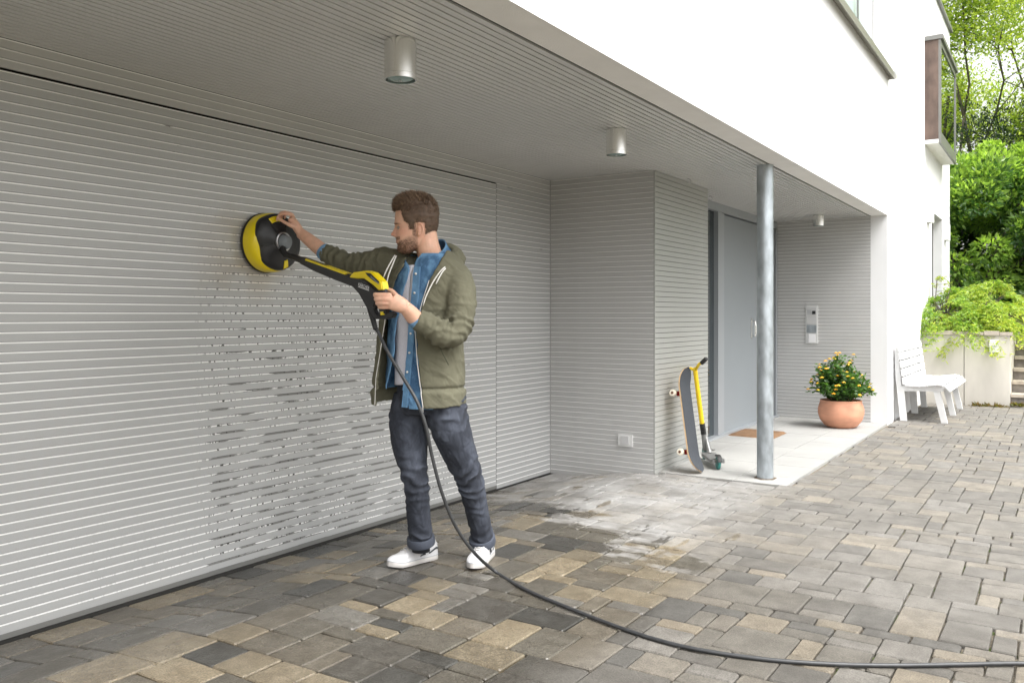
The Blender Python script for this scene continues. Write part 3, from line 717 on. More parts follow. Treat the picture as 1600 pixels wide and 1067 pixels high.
# ------------------------------------------------------------------ leaves
def leaf_cloud(name, cen, direc, size, cols, parent, mat_, aspect=2.0, fold=.25, droop=0):
    """each leaf a folded kite of four triangles"""
    n = len(cen); cen = np.asarray(cen); d = np.asarray(direc, float); d /= np.linalg.norm(d, axis=1)[:, None] + 1e-9
    r = rng.normal(size=(n, 3)); s = np.cross(d, r); s /= np.linalg.norm(s, axis=1)[:, None] + 1e-9; nn_ = np.cross(d, s)
    L_ = np.asarray(size).reshape(-1, 1) * np.ones((n, 1)); w = L_ / aspect
    base = cen; tip = cen + d * L_; mid = cen + d * L_ * .45
    a = mid + s * w * .5 + nn_ * w * fold; b = mid - s * w * .5 + nn_ * w * fold
    V = np.stack([base, a, mid, b, tip], 1).reshape(-1, 3)
    F = np.array([[0, 2, 1], [0, 3, 2], [1, 2, 4], [2, 3, 4]]); F = (F[None] + (np.arange(n) * 5)[:, None, None]).reshape(-1, 3)
    me = bpy.data.meshes.new(name); me.vertices.add(len(V)); me.vertices.foreach_set('co', V.ravel())
    me.loops.add(len(F) * 3); me.loops.foreach_set('vertex_index', F.ravel()); me.polygons.add(len(F))
    me.polygons.foreach_set('loop_start', np.arange(len(F)) * 3); me.polygons.foreach_set('loop_total', np.full(len(F), 3)); me.update()
    c = np.ones((n, 5, 4)); c[:, :, :3] = np.asarray(cols)[:, None, :]
    ca_ = me.color_attributes.new('Col', 'FLOAT_COLOR', 'POINT'); ca_.data.foreach_set('color', c.ravel())
    return link(name, me, mat_, parent)
def colvar(n, a, b, j=.25):
    t = rng.random((n, 1)); c = np.array(a) * (1 - t) + np.array(b) * t
    return c * (1 + rng.uniform(-j, j, (n, 1)))
# pot with flowers
PX, PY = 9.631 - .02, -1.545
pot = empty('flower_pot', (PX, PY, G0), 'round terracotta bowl pot standing before the white reveal by the intercom', 'pot')
zb = G0 + .009
MB().lathe((PX, PY, zb), [(.13, 0), (.17, .02), (.215, .08), (.236, .15), (.236, .20), (.222, .25), (.212, .275), (.216, .292), (.205, .296), (.195, .28), (.2, .24)], n=48, cap=False).obj('bowl', M['terra'], pot, auto=40)
MB().lathe((PX, PY, zb), [(.2, .245), (.1, .255), (.001, .26)], n=24).obj('earth', M['soil'], pot)
MB().lathe((PX, PY, zb), [(.13, .001), (.001, .002)], n=24).obj('base', M['terra'], pot)
plant = empty('lantana', (PX, PY, zb + .25), 'bushy dark green plant with orange and yellow flower clusters in the terracotta pot', 'plant')
tips = []; stems = MB()
for k in range(120):
    th = rng.uniform(0, 2 * math.pi); sp_ = rng.random() ** .55; R_ = .345 * sp_
    hh = .52 * (1 - .62 * sp_ ** 2.2) * rng.uniform(.72, 1.04) + (-.03 if sp_ > .85 else 0)
    p0 = Vector((PX + math.cos(th) * .09 * rng.random(), PY + math.sin(th) * .09 * rng.random(), zb + .25))
    p2 = Vector((PX + math.cos(th) * R_, PY + math.sin(th) * R_, zb + .25 + hh * rng.uniform(.85, 1.08))); p1 = p0.lerp(p2, .5) + Vector((0, 0, .06))
    pts = [Vector(q) for q in crom([p0, p1, p2], 6)]; stems.tube(pts, [.004, .0035, .003, .0025, .002, .0015], 5); tips.append((pts, th))
stems.obj('stems', mat('stem', (.07, .09, .03), .7), plant)
cen, dr = [], []
for pts, th in tips:
    for q in range(26):
        t = rng.uniform(.25, 1.0); i = min(int(t * 5), 4); p = pts[i].lerp(pts[i + 1], t * 5 - i) + Vector(rng.normal(size=3)) * .016
        cen.append(p); a = rng.uniform(0, 6.28); dr.append((math.cos(a), math.sin(a), rng.uniform(-.3, .6)))
n = len(cen); tag(leaf_cloud('foliage', cen, dr, rng.uniform(.035, .06, n), colvar(n, (.03, .08, .02), (.09, .19, .04)), plant, M['leaf'], 1.7), kind='stuff')
fl = MB(); fc = []
for pts, th in tips[:70]:
    c = pts[-1] + Vector((0, 0, .012)); warm = rng.random(); m_ = int(rng.integers(9, 15)); R_ = rng.uniform(.013, .021)
    fm = MB(); cc = []
    for q in range(m_):
        a = q * 2.4; rr = R_ * math.sqrt(q / m_); o = c + Vector((rr * math.cos(a), rr * math.sin(a), R_ * .6 * (1 - (rr / R_) ** 2)))
        fm.ball(o, (.0068, .0068, .0042), 6, 4)
        k_ = (.82, .40, .02) if (rr / R_ > .5) == (warm > .35) else (.82, .56, .03)
        cc += [(*k_, 1)] * (len(fm.v) - len(cc))
    me = fm.mesh('flower', False); setcol(me, cc); link('flower', me, M['petal'], plant)

# Japanese maples over the wall
def maple(cx, cy, z0, R_, Hh, nb, label, yel, seed):
    t = empty('japanese_maple', (cx, cy, z0), label, 'shrub', 'lacy maples growing above the garden wall'); r = np.random.default_rng(seed); tr = MB(); cen, dr, wts = [], [], []
    for k in range(nb):
        th = r.uniform(0, 2 * math.pi); q = r.random() ** .5; R2 = R_ * q; top = Hh * (1 - q ** 1.7 * .92) * r.uniform(.62, 1.16)
        p0 = Vector((cx, cy, z0)); p2 = Vector((cx + math.cos(th) * R2, cy + math.sin(th) * R2, z0 + top)); p1 = p0.lerp(p2, .45) + Vector((0, 0, Hh * .25))
        pts = [Vector(v_) for v_ in crom([p0, p1, p2], 8)]; tr.tube(pts, [.014, .012, .01, .008, .006, .005, .004, .003], 5)
        out_ = Vector((math.cos(th), math.sin(th), 0))
        for _ in range(95):
            a_ = r.uniform(0, .20) * (1 + q); s_ = r.normal() * .07
            c = p2 + out_ * a_ + out_.cross(Vector((0, 0, 1))) * s_ + Vector((0, 0, -a_ * a_ * 2.6 + r.normal() * .018))
            for u in range(3):
                cen.append(c); dr.append((out_.x * .7 + r.normal() * .6, out_.y * .7 + r.normal() * .6, -.45 + r.normal() * .25)); wts.append(yel + r.normal() * .25 + a_)
    tr.obj('branches', M['bark'], t); n = len(cen); w = np.clip(np.array(wts), 0, 1)[:, None]
    cols = np.array((.17, .30, .05)) * (1 - w) + np.array((.46, .49, .09)) * w; cols = cols * r.uniform(.8, 1.25, (n, 1))
    tag(leaf_cloud('foliage', cen, dr, r.uniform(.045, .080, n), cols, t, M['leaf'], 4.6, .1), kind='stuff')
maple(13.5, -2.14, 1.05, .50, .66, 52, 'bright green lacy maple spilling over the wall beside the facade', .05, 3)
maple(13.75, -2.66, 1.05, .60, .70, 62, 'yellow green lacy maple right over the lamp box of the garden wall', .28, 4)
# thin tall sprig
t = empty('sapling', (13.75, -1.99, 1.05), 'thin pale sapling rising above the maples against the white facade', 'plant'); b = MB()
b.tube([Vector(p) for p in crom([(13.75, -1.99, 1.05), (13.73, -2.0, 1.5), (13.76, -2.02, 1.87)], 8)], .006, 5); cen, dr = [], []
for k in range(9):
    p = Vector((13.75, -2.0, 1.45 + .05 * k)); q = p + Vector((rng.uniform(-.25, .25), -rng.uniform(-.05, .32), rng.uniform(.0, .10))); b.tube([p, q], .0025, 4)
    for u in range(22): cen.append(p.lerp(q, rng.uniform(.4, 1)) + Vector(rng.normal(size=3)) * .012); dr.append((rng.normal(), rng.normal(), rng.normal() * .3 - .2))
b.obj('stem', M['bark'], t); n = len(cen); tag(leaf_cloud('foliage', cen, dr, rng.uniform(.04, .07, n), colvar(n, (.22, .32, .06), (.40, .42, .08)), t, M['leaf'], 3.2), kind='stuff')
# weeds
for i, (x, y, lab) in enumerate(((12.93, -2.62, 'reddish weed at the foot of the concrete wall, nearer the bench'), (12.94, -2.83, 'green weed tuft at the foot of the concrete wall under the lamp box'), (13.02, -3.06, 'reddish weed on the bottom step beside the concrete wall'))):
    n = 71; z = G0 if i < 2 else G0 + .02
    o = leaf_cloud('weed', np.array((x - .02, y, z)) + rng.normal(size=(n, 3)) * (.02, .05, .004), np.abs(rng.normal(size=(n, 3))) * (-1, 1, 1.1) * np.where(rng.random((n, 1)) > .5, (1, 1, 1), (1, -1, 1)), rng.uniform(.03, .08, n), colvar(n, (.10, .12, .03), (.18, .11, .05)), None, M['leaf'], 2.5)
    o['kind'] = 'stuff'; tag(o, lab, 'weed')

# shrub mass behind
def shrub(label, c, rad, n, ca_, cb_, size, seed, name='rhododendron', asp=2.2, flowers=0):
    r = np.random.default_rng(seed); t = empty(name, (c[0], c[1], 1.16), label, 'shrub', 'shrubs of the green bank')
    K = 70; cl = r.normal(size=(K, 3)); cl /= np.linalg.norm(cl, axis=1)[:, None]; cl = np.array(c) + cl * np.array(rad) * r.uniform(.72, 1.02, (K, 1))
    k = r.integers(0, K, n); base = cl[k]; d = r.normal(size=(n, 3)); d /= np.linalg.norm(d, axis=1)[:, None]
    cr = (min(rad) * .30) * r.uniform(.6, 1.2, K)[k][:, None]
    cen = base + d * cr * r.uniform(.75, 1.0, (n, 1)) * (1, 1, .75); cen[:, 2] = np.maximum(cen[:, 2], 1.2)
    out_ = cen - np.array(c); dr = d * .7 + out_ / np.linalg.norm(out_, axis=1)[:, None] * .6 + r.normal(size=(n, 3)) * .4; dr[:, 2] -= .15
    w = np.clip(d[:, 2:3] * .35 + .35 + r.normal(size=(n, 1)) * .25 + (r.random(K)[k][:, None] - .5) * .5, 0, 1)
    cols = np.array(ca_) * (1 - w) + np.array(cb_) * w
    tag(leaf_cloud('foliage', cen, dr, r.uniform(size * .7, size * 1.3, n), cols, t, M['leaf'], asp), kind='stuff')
    b = MB()
    for _ in range(7):
        q = cl[r.integers(0, K)]; b.tube([Vector((c[0], c[1], 1.1)) + Vector(r.normal(size=3)) * .1, Vector((c[0], c[1], 1.1)).lerp(Vector(q), .5) + Vector((0, 0, .2)), Vector(q)], [.05, .035, .015], 6)
    b.obj('trunk', M['bark'], t)
    if flowers:
        for _ in range(flowers):
            q = cl[r.integers(0, K)] + r.normal(size=3) * .12; q[0] -= rad[0] * .25; f2 = MB(); cc = []
            for u in range(9): f2.ball(q + r.normal(size=3) * .03, .022, 6, 4)
            me = f2.mesh('flower_head', False); setcol(me, [(.55, .42, .28, 1)] * len(me.vertices)); link('flower_head', me, M['petal'], t)
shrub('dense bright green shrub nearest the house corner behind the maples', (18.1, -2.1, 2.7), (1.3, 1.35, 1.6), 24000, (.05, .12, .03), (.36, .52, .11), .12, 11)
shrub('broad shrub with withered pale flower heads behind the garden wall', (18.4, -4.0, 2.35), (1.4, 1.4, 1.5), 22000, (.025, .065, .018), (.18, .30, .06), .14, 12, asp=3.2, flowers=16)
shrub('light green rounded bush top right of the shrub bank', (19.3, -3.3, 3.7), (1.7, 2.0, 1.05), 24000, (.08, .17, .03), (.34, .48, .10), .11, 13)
shrub('dark evergreen mass filling the gap behind the nearest shrub', (20.6, -3.0, 2.6), (1.5, 2.6, 1.8), 14000, (.012, .03, .010), (.07, .15, .025), .13, 16)
shrub('dark bush behind the steps at the right edge', (17.4, -6.2, 2.6), (1.5, 1.6, 1.8), 16000, (.015, .04, .012), (.06, .14, .02), .13, 14)
shrub('dark conifer like bush between the shrub bank and the tree', (22.5, -2.6, 4.6), (1.6, 1.8, 1.7), 9000, (.010, .022, .012), (.025, .05, .02), .10, 15, 'yew', 3.5)
# trees with open crowns against the sky
def tree(label, base, seed, hgt, spread, lc, n_leaf, lean):
    r = np.random.default_rng(seed); t = empty('tree', base, label, 'tree', 'tall trees beyond the house'); b = MB(); segs = []
    def grow(p, d, ln, rad, lev):
        pts = [p]; q = p.copy(); dd = d.copy()
        for _ in range(5):
            dd = (dd + Vector(r.normal(size=3)) * .16 + Vector((0, 0, .03))).normalized(); q = q + dd * ln / 5; pts.append(q.copy())
        b.tube(pts, [rad * (1 - .11 * i) for i in range(6)], 7 if lev < 2 else 4)
        if lev >= 2: segs.extend(pts[1:])
        if lev < 4:
            for _ in range((5, 5, 4, 3)[lev]):
                k = r.integers(2, 6); nd = (dd + Vector(r.normal(size=3)) * (.75 if lev else .55)).normalized()
                if lev < 2: nd = (nd + Vector(lean) * .4).normalized()
                grow(pts[k], nd, ln * r.uniform(.5, .72), rad * .42, lev + 1)
    grow(Vector(base), Vector((lean[0] * .3, lean[1] * .3, 1)).normalized(), hgt * .5, .075, 0)
    b.obj('trunk', M['bark'], t, smooth=True)
    sg = np.array([tuple(s) for s in segs]); k = r.integers(0, len(sg), n_leaf); cen = sg[k] + r.normal(size=(n_leaf, 3)) * spread
    dr = r.normal(size=(n_leaf, 3)) + (0, 0, -.2); w = r.random((n_leaf, 1)); cols = np.array(lc[0]) * (1 - w) + np.array(lc[1]) * w
    tag(leaf_cloud('crown', cen, dr, r.uniform(.07, .13, n_leaf), cols, t, M['leaf'], 2.0), kind='stuff')
tree('tall open tree with light green leaves rising over the shrub bank', (24, -5.5, 1.1), 21, 13, .22, ((.16, .25, .03), (.48, .55, .10)), 66000, (-.35, .5, .1))
tree('tall leafy tree directly behind the house corner', (27, -1.0, 1.1), 22, 15, .25, ((.13, .22, .03), (.44, .52, .09)), 66000, (-.2, -.4, .1))
tree('leafy tree farther right beside the garden steps', (21, -11.5, 1.1), 23, 13, .25, ((.08, .15, .02), (.28, .36, .06)), 40000, (-.2, .4, .1))

# ------------------------------------------------------------------ skateboard
sb = empty('skateboard', (6.35, -1.2, G0), 'worn skateboard with grey grip tape leaning upright against the slatted wall', 'skateboard')
B0 = Vector((6.20, -1.195, G0 + .012)); T0 = Vector((6.335, -1.03, .888)); ax = (T0 - B0); LB = ax.length; ax.normalize()
wx = (Vector((1, 0, 0)) - ax * ax.x).normalized(); nb_ = wx.cross(ax).normalized()     # grip side faces -y
if nb_.y > 0: nb_ = -nb_
def deck(th0, th1, name, m_):
    nu, nv = 36, 8; b = MB(); v = []
    for i in range(nu + 1):
        s = i / nu; hw = .102
        e = min(s, 1 - s) * LB
        if e < .10: hw *= math.sqrt(max(1 - ((.10 - e) / .10) ** 2, .0))
        hw = max(hw, .002); k = 0
        if e < .15: k = ((.15 - e) / .15) ** 1.5 * .05
        for j in range(nv + 1):
            q = j / nv * 2 - 1
            v.append((s, q, hw, k + .006 * q * q))
    vs = []
    for th in (th0, th1):
        for s, q, hw, k in v: vs.append(B0 + ax * (s * LB) + wx * (q * hw) + nb_ * (k + th))
    o = (nu + 1) * (nv + 1); f = []
    for i in range(nu):
        for j in range(nv):
            a = i * (nv + 1) + j; f.append((a, a + 1, a + nv + 2, a + nv + 1)); f.append((a + o, a + o + nv + 1, a + o + nv + 2, a + o + 1))
        for j in (0, nv):
            a = i * (nv + 1) + j; f.append((a, a + nv + 1, a + nv + 1 + o, a + o))
    for j in range(nv):
        a = j; f.append((a, a + 1, a + 1 + o, a + o)); a = nu * (nv + 1) + j; f.append((a, a + 1, a + 1 + o, a + o))
    b.add(vs, f); return b.obj(name, m_, sb, auto=40)
deck(-.011, 0, 'deck', M['ply']); deck(.0004, .0018, 'grip_tape', M['grip'])
for s in (.20, .76):
    c = B0 + ax * (s * LB) - nb_ * .011
    tr = MB().obox(c - nb_ * .005, wx * .028, ax * .04, nb_ * .005).obox(c - nb_ * .03, wx * .02, ax * .018, nb_ * .022).tube([c - nb_ * .05 - wx * .075, c - nb_ * .05 + wx * .075], .011, 10).obj('truck', M['red'], sb)
    for sg in (-1, 1):
        wc = c - nb_ * .052 + wx * (sg * .088); wm = MB().lathe(wc, [(.011, -.017), (.023, -.017), (.0265, -.012), (.0265, .012), (.023, .017), (.011, .017)], axis=(ax, nb_, wx), n=28).obj('wheel', M['wheel'], sb, auto=35)
        MB().lathe(wc, [(.0105, -.0185), (.0105, .0185)], axis=(ax, nb_, wx), n=18).obj('bearing', M['brown'], sb, auto=35)
# ------------------------------------------------------------------ scooter
scn = empty('kick_scooter', (6.72, -1.12, G0), 'yellow and grey kick scooter leaning on the slatted wall behind the skateboard', 'scooter')
zt = G0 + .009
hb = at(1086, 577, 6.98); st1 = at(1097, 662, 7.03); st2 = at(1099.5, 678, 7.04); fk = at(1103, 703, 7.06)
hb, st1, st2, fk = [Vector(p) for p in (hb, st1, st2, fk)]
MB().tube([hb, st1], [.019, .0205], 14).obj('stem', M['yelpaint'], scn, auto=50)
gl = at(1060, 580, 7.10); gr = at(1104, 560, 6.86)
elb_l = hb + (Vector(gl) - hb) * .25 + Vector((0, 0, .012)); elb_r = hb + (Vector(gr) - hb) * .35 + Vector((0, 0, .012))
MB().tube([hb - Vector((0, 0, .01)), elb_l, hb.lerp(Vector(gl), .5)], .013, 12).tube([hb - Vector((0, 0, .01)), elb_r, hb.lerp(Vector(gr), .62)], .013, 12).ball(hb, .019).obj('handlebar', M['yelpaint'], scn, smooth=True)
for g_, t_ in ((gl, .45), (gr, .58)):
    a_ = hb.lerp(Vector(g_), t_); MB().tube([a_, a_.lerp(Vector(g_), .9), Vector(g_)], [.0175, .0175, .013], 14).obj('grip', M['blackm'], scn, auto=50)
MB().tube([st1 + Vector((0, 0, .004)), st2], .023, 14).obox(st1.lerp(st2, .3) + Vector((-.022, -.01, 0)), (.012, 0, 0), (0, .016, 0), (0, 0, .007)).obox(st1.lerp(st2, .7) + Vector((-.022, -.01, 0)), (.012, 0, 0), (0, .016, 0), (0, 0, .007)).obj('clamp', M['blackm'], scn, auto=50)
wr = Vector(onZ(1122, 733, zt)); wr.z = zt + .052                     # rear wheel centre
ht = at(1109, 708, 6.98); ht = Vector(ht)
MB().tube([st2, fk], [.020, .026], 12).tube([st2.lerp(fk, .15) + Vector((.01, -.012, 0)), ht], [.011, .024], 10).obj('head_tube', M['deckg'], scn, auto=50)
dirv = (wr - Vector((fk.x, fk.y, wr.z))).normalized(); sidev = dirv.cross(Vector((0, 0, 1))).normalized()
d0 = Vector((fk.x, fk.y, zt + .075)) + dirv * .03; d1 = Vector((wr.x, wr.y, zt + .075)) - dirv * .02
dk = MB(); dk.add([d0 + sidev * .035, d0 - sidev * .035, d0 + dirv * .06 - sidev * .058, d1 - sidev * .058, d1 + dirv * .03 - sidev * .045, d1 + dirv * .03 + sidev * .045, d1 + sidev * .058, d0 + dirv * .06 + sidev * .058], [tuple(range(8))])
nvv = 8; dk.v += [tuple(Vector(p) - Vector((0, 0, .025))) for p in dk.v[:8]]; dk.f += [list(range(15, 7, -1))] + [[i, (i + 1) % 8, 8 + (i + 1) % 8, 8 + i] for i in range(8)]; dk.m += [0] * 9
dk.obj('footboard', M['deckg'], scn)
for wc in (wr, Vector((fk.x, fk.y, zt + .052)) - dirv * .055):
    w_ = MB().lathe(wc, [(.036, -.012), (.046, -.0125), (.052, -.008), (.052, .008), (.046, .0125), (.036, .012)], axis=(dirv, Vector((0, 0, 1)), sidev), n=32).obj('wheel', M['teal'], scn, auto=35)
    MB().lathe(wc, [(.0365, -.010), (.0365, .010)], axis=(dirv, Vector((0, 0, 1)), sidev), n=24).obj('hub', M['blackm'], scn, auto=35)
for sg in (-1, 1): MB().obox(wr + sidev * (.022 * sg) + Vector((0, 0, .010)) - dirv * .03, dirv * .04, sidev * .003, Vector((0, 0, .009))).obj('fork_arm', M['deckg'], scn)
fn = []
for a in np.linspace(.2, 2.3, 8): fn.append(wr + dirv * (.062 * math.cos(a)) + Vector((0, 0, .062 * math.sin(a))))
MB().tube(fn, [(.003, .018)] * 8, 8, ref=dirv).obj('fender', M['blackm'], scn, auto=50)
#PERSON#
# ------------------------------------------------------------------ person
MAN = Vector((3.17, -1.0, G0))
man = empty('person', MAN, 'man in olive hooded jacket, denim shirt, dark jeans and white sneakers holding a washing gun', 'person')
R_ = Vector((sa, -ca, 0)); F_ = Vector((ca, sa, 0)); UP = Vector((0, 0, 1)); LFT = Vector((0, -1, 0)); FRT = Vector((-1, 0, 0))
HD = at(650, 352, 4.02)                      # head origin, brow to mid-ear height
hf = (-R_ * .985 - F_ * .06 - UP * .05).normalized(); hl = hf.cross(UP).normalized() * -1; hl = UP.cross(hf).normalized(); hu = hf.cross(hl) if hf.cross(hl).z > 0 else hl.cross(hf)
hu = hu.normalized()
# hl: his left side (towards the camera)
if hl.dot(F_) > 0: hl = -hl
def hp_(f, l, z): return HD + hf * f + hl * l + hu * z
def lerp_tab(tab, z):
    if z >= tab[0][0]: return tab[0][1:]
    for a, b in zip(tab, tab[1:]):
        if a[0] >= z >= b[0]:
            t = (a[0] - z) / (a[0] - b[0]); t = t * t * (3 - 2 * t) * .5 + t * .5
            return tuple(p + (q - p) * t for p, q in zip(a[1:], b[1:]))
    return tab[-1][1:]
#  z: front, back, half width, front squareness
HT = [(.138, .005, -.005, .006), (.134, .038, -.045, .034), (.120, .066, -.074, .055), (.098, .084, -.092, .068), (.07, .094, -.101, .075), (.04, .098, -.104, .078),
      (.012, .101, -.104, .077), (-.004, .096, -.102, .075), (-.02, .094, -.098, .073), (-.04, .095, -.092, .070), (-.06, .096, -.078, .067), (-.078, .095, -.06, .064),
      (-.095, .093, -.04, .059), (-.110, .092, -.015, .052), (-.122, .086, .01, .044), (-.131, .070, .03, .030), (-.134, .055, .045, .006)]
NOSE = [(.01, 0), (0, .004), (-.012, .011), (-.026, .020), (-.036, .027), (-.043, .0265), (-.050, .014), (-.056, .003), (-.062, 0)]
def tab1(T, z):
    if z > T[0][0] or z < T[-1][0]: return 0
    return lerp_tab(T, z)[0]
def head_point(th, z, grow=0):
    f0, b0, w = lerp_tab(HT, z); c = (f0 + b0) / 2; hlf = (f0 - b0) / 2 + grow; w = w + grow
    cs, sn = math.cos(th), math.sin(th); e = 2.25 if cs > 0 else 2.1
    r = (abs(cs) ** e + abs(sn) ** e) ** (-1 / e)
    return [c + hlf * r * cs, w * r * sn, z]
def face_add(l, z, front):
    a = 0
    if front:
        a += tab1(NOSE, z) * math.exp(-(l / (.0085 + max(0, -z) * .10)) ** 2)
        for s in (-1, 1):
            a -= .010 * math.exp(-(((l - s * .033) / .015) ** 2 + ((z + .010) / .012) ** 2))
            a += .005 * math.exp(-(((l - s * .030) / .020) ** 2 + ((z - .010) / .006) ** 2))
            a += .0045 * math.exp(-(((l - s * .030) / .009) ** 2 + ((z + .012) / .007) ** 2))
            a += .004 * math.exp(-(((l - s * .048) / .016) ** 2 + ((z + .035) / .014) ** 2))
        a += .0045 * math.exp(-((l / .022) ** 2 + ((z + .071) / .0035) ** 2)) + .0045 * math.exp(-((l / .019) ** 2 + ((z + .080) / .0042) ** 2))
        a -= .004 * math.exp(-((l / .03) ** 2 + ((z + .0755) / .0018) ** 2)); a -= .004 * math.exp(-((l / .02) ** 2 + ((z + .092) / .006) ** 2))
        a += .004 * math.exp(-((l / .018) ** 2 + ((z + .112) / .010) ** 2))
    return a
body = MB()
NU, zs = 72, list(np.linspace(.137, -.133, 96)); v = []
for z in zs:
    for k in range(NU):
        th = 2 * math.pi * k / NU; th = th - .35 * math.sin(th)     # denser at the front
        f, l, zz = head_point(th, z); f += face_add(l, z, math.cos(th) > .1); v.append(hp_(f, l, zz))
f = [tuple(range(NU)), tuple(range(len(v) - 1, len(v) - NU - 1, -1))]
for i in range(len(zs) - 1):
    for k in range(NU): f.append((i * NU + k, (i + 1) * NU + k, (i + 1) * NU + (k + 1) % NU, i * NU + (k + 1) % NU))
body.add(v, f)
# ears
for s in (-1, 1):
    e0 = hp_(-.016, .070 * s, -.03); pts = []
    for a in np.linspace(-2.4, 2.2, 14):
        pts.append(e0 + hf * (-.005 - .0145 * math.cos(a) * -1 * -1) + hu * (.030 * math.sin(a) * (1 if a > 0 else .85)) + hl * (s * (.011 + .003 * math.cos(a))))
    body.tube(pts, [.0042] * 14, 8)
    M3 = Matrix((hf, hl * s, hu)).transposed(); body.ball(e0 + hl * s * .004 - hf * .004, (.0135, .009, .024), 14, 10, M=M3)
    body.ball(e0 + hl * s * .006 - hu * .024 + hf * .002, (.008, .006, .010), 10, 8, M=M3)
# neck and torso core
NB = Vector(at(676, 408, 4.06)); CT = lambda f_, l_, z_: Vector((MAN.x, MAN.y, 0)) + FRT * f_ + LFT * l_ + UP * z_
nk = [hp_(-.040, 0, -.03), hp_(-.046, 0, -.08), hp_(-.052, 0, -.12), NB, NB - UP * .05 - FRT * .01]
body.tube([Vector(p) for p in crom(nk, 10)], [(.056, .060)] * 4 + [(.058, .062)] * 3 + [(.066, .075)] * 3, 24, ref=hf)
body.tube([CT(0, 0, z) for z in (1.56, 1.50, 1.42, 1.28, 1.12, 1.0, .92, .86)], [(.06, .05), (.13, .07), (.155, .085), (.15, .085), (.135, .08), (.135, .08), (.145, .085), (.12, .07)], 24, ref=LFT)
# arms
SR, SL = Vector(at(622, 418, 4.13)), Vector(at(711, 428, 3.98))
ER, WR_ = Vector(at(544, 410, 4.27)), Vector(at(469, 364, 4.39))
EL, WL = Vector(at(705, 522, 3.84)), Vector(at(632, 479, 3.745))
K = lambda px, py, d: Vector(at(px, py, d))
CUR, CUL = K(507, 394, 4.325), K(651, 499, 3.785)
body.tube([Vector(p) for p in crom([CT(0, -.05, 1.45), K(622, 420, 4.12), K(598, 414, 4.16), K(573, 414, 4.21), K(545, 411.5, 4.27), K(522, 402, 4.305), CUR, CUR.lerp(WR_, .5), WR_], 32)], [tuple(q) for q in crom([(.05, .05), (.055, .055), (.050, .050), (.042, .042), (.036, .036), (.036, .036), (.0385, .037), (.035, .033), (.028, .024)], 32)], 18)
body.tube([Vector(p) for p in crom([CT(0, .05, 1.45), K(709, 430, 3.99), K(720, 455, 3.92), K(720, 490, 3.885), K(712, 518, 3.86), K(694, 522, 3.83), K(672, 510, 3.80), CUL, CUL.lerp(WL, .55), WL], 36)], [tuple(q) for q in crom([(.05, .05), (.052, .052), (.05, .05), (.046, .046), (.040, .040), (.038, .038), (.038, .038), (.040, .038), (.037, .034), (.032, .028)], 36)], 18)
# legs and feet cores (under the trousers)
HRp, HLp = Vector(at(645, 640, 4.10)), Vector(at(699, 640, 3.99))
KR, KL = Vector(at(648, 738, 4.05)), Vector(at(733, 745, 4.07))
AR, AL = Vector(at(658, 846, 4.12)), Vector(at(754, 846, 4.21))
for h_, k_, a_ in ((HRp, KR, AR), (HLp, KL, AL)):
    body.tube([Vector(p) for p in crom([h_ + UP * .06, h_.lerp(k_, .4), k_, k_.lerp(a_, .35), a_, a_ - UP * .05], 16)], [tuple(q) for q in crom([(.062, .062), (.062, .062), (.046, .046), (.046, .046), (.032, .032), (.03, .03)], 16)], 14)
# hands
def finger(pts, r0=.0088, r1=.0068, n=10):
    P = [Vector(p) for p in crom(pts, 12)]; body.tube(P, list(np.linspace(r0, r1, 12)), n); body.ball(P[-1], r1 * 1.0, 10, 8)
# right hand: wrist at WR_, pinching the rim of the cleaning head
K = lambda px, py, d: Vector(at(px, py, d))
dk_ = 4.385
palm = MB()
def palm_blob(mb, a, b, w0, w1, t0, t1, ref):
    P = [Vector(p) for p in crom([a, a.lerp(b, .5), b], 7)]; mb.tube(P, [tuple(q) for q in crom([(w0, t0), ((w0 + w1) / 2 + .002, (t0 + t1) / 2 + .003), (w1, t1)], 7)], 18, ref=ref); mb.ball(b, (t1, t1, t1), 12, 8)
hand_r_k = K(454, 341, 4.40)
palm_blob(body, WR_.lerp(ER, .02), K(456, 343, 4.40), .027, .035, .021, .017, (F_ * .8 - R_ * .1 + UP * .5))
fgr = [  # four fingers side by side, index nearest the camera; knuckle, middle joint, tip
    [K(457, 336, 4.37), K(444, 334, 4.36), K(436, 337, 4.365), K(433, 344, 4.37)],
    [K(457, 335, 4.395), K(445, 332, 4.385), K(438, 334, 4.385), K(436, 341, 4.39)],
    [K(459, 337, 4.42), K(448, 332, 4.41), K(441, 333, 4.405), K(440, 340, 4.41)],
    [K(461, 340, 4.44), K(452, 335, 4.43), K(446, 335, 4.425), K(445, 341, 4.425)]]
for q, (r0, r1) in zip(fgr, ((.0092, .0072), (.0095, .0074), (.009, .007), (.008, .0062))): finger(q, r0, r1)
finger([K(462, 356, 4.355), K(453, 352, 4.34), K(444, 347, 4.345), K(436, 342, 4.352)], .0115, .0078)
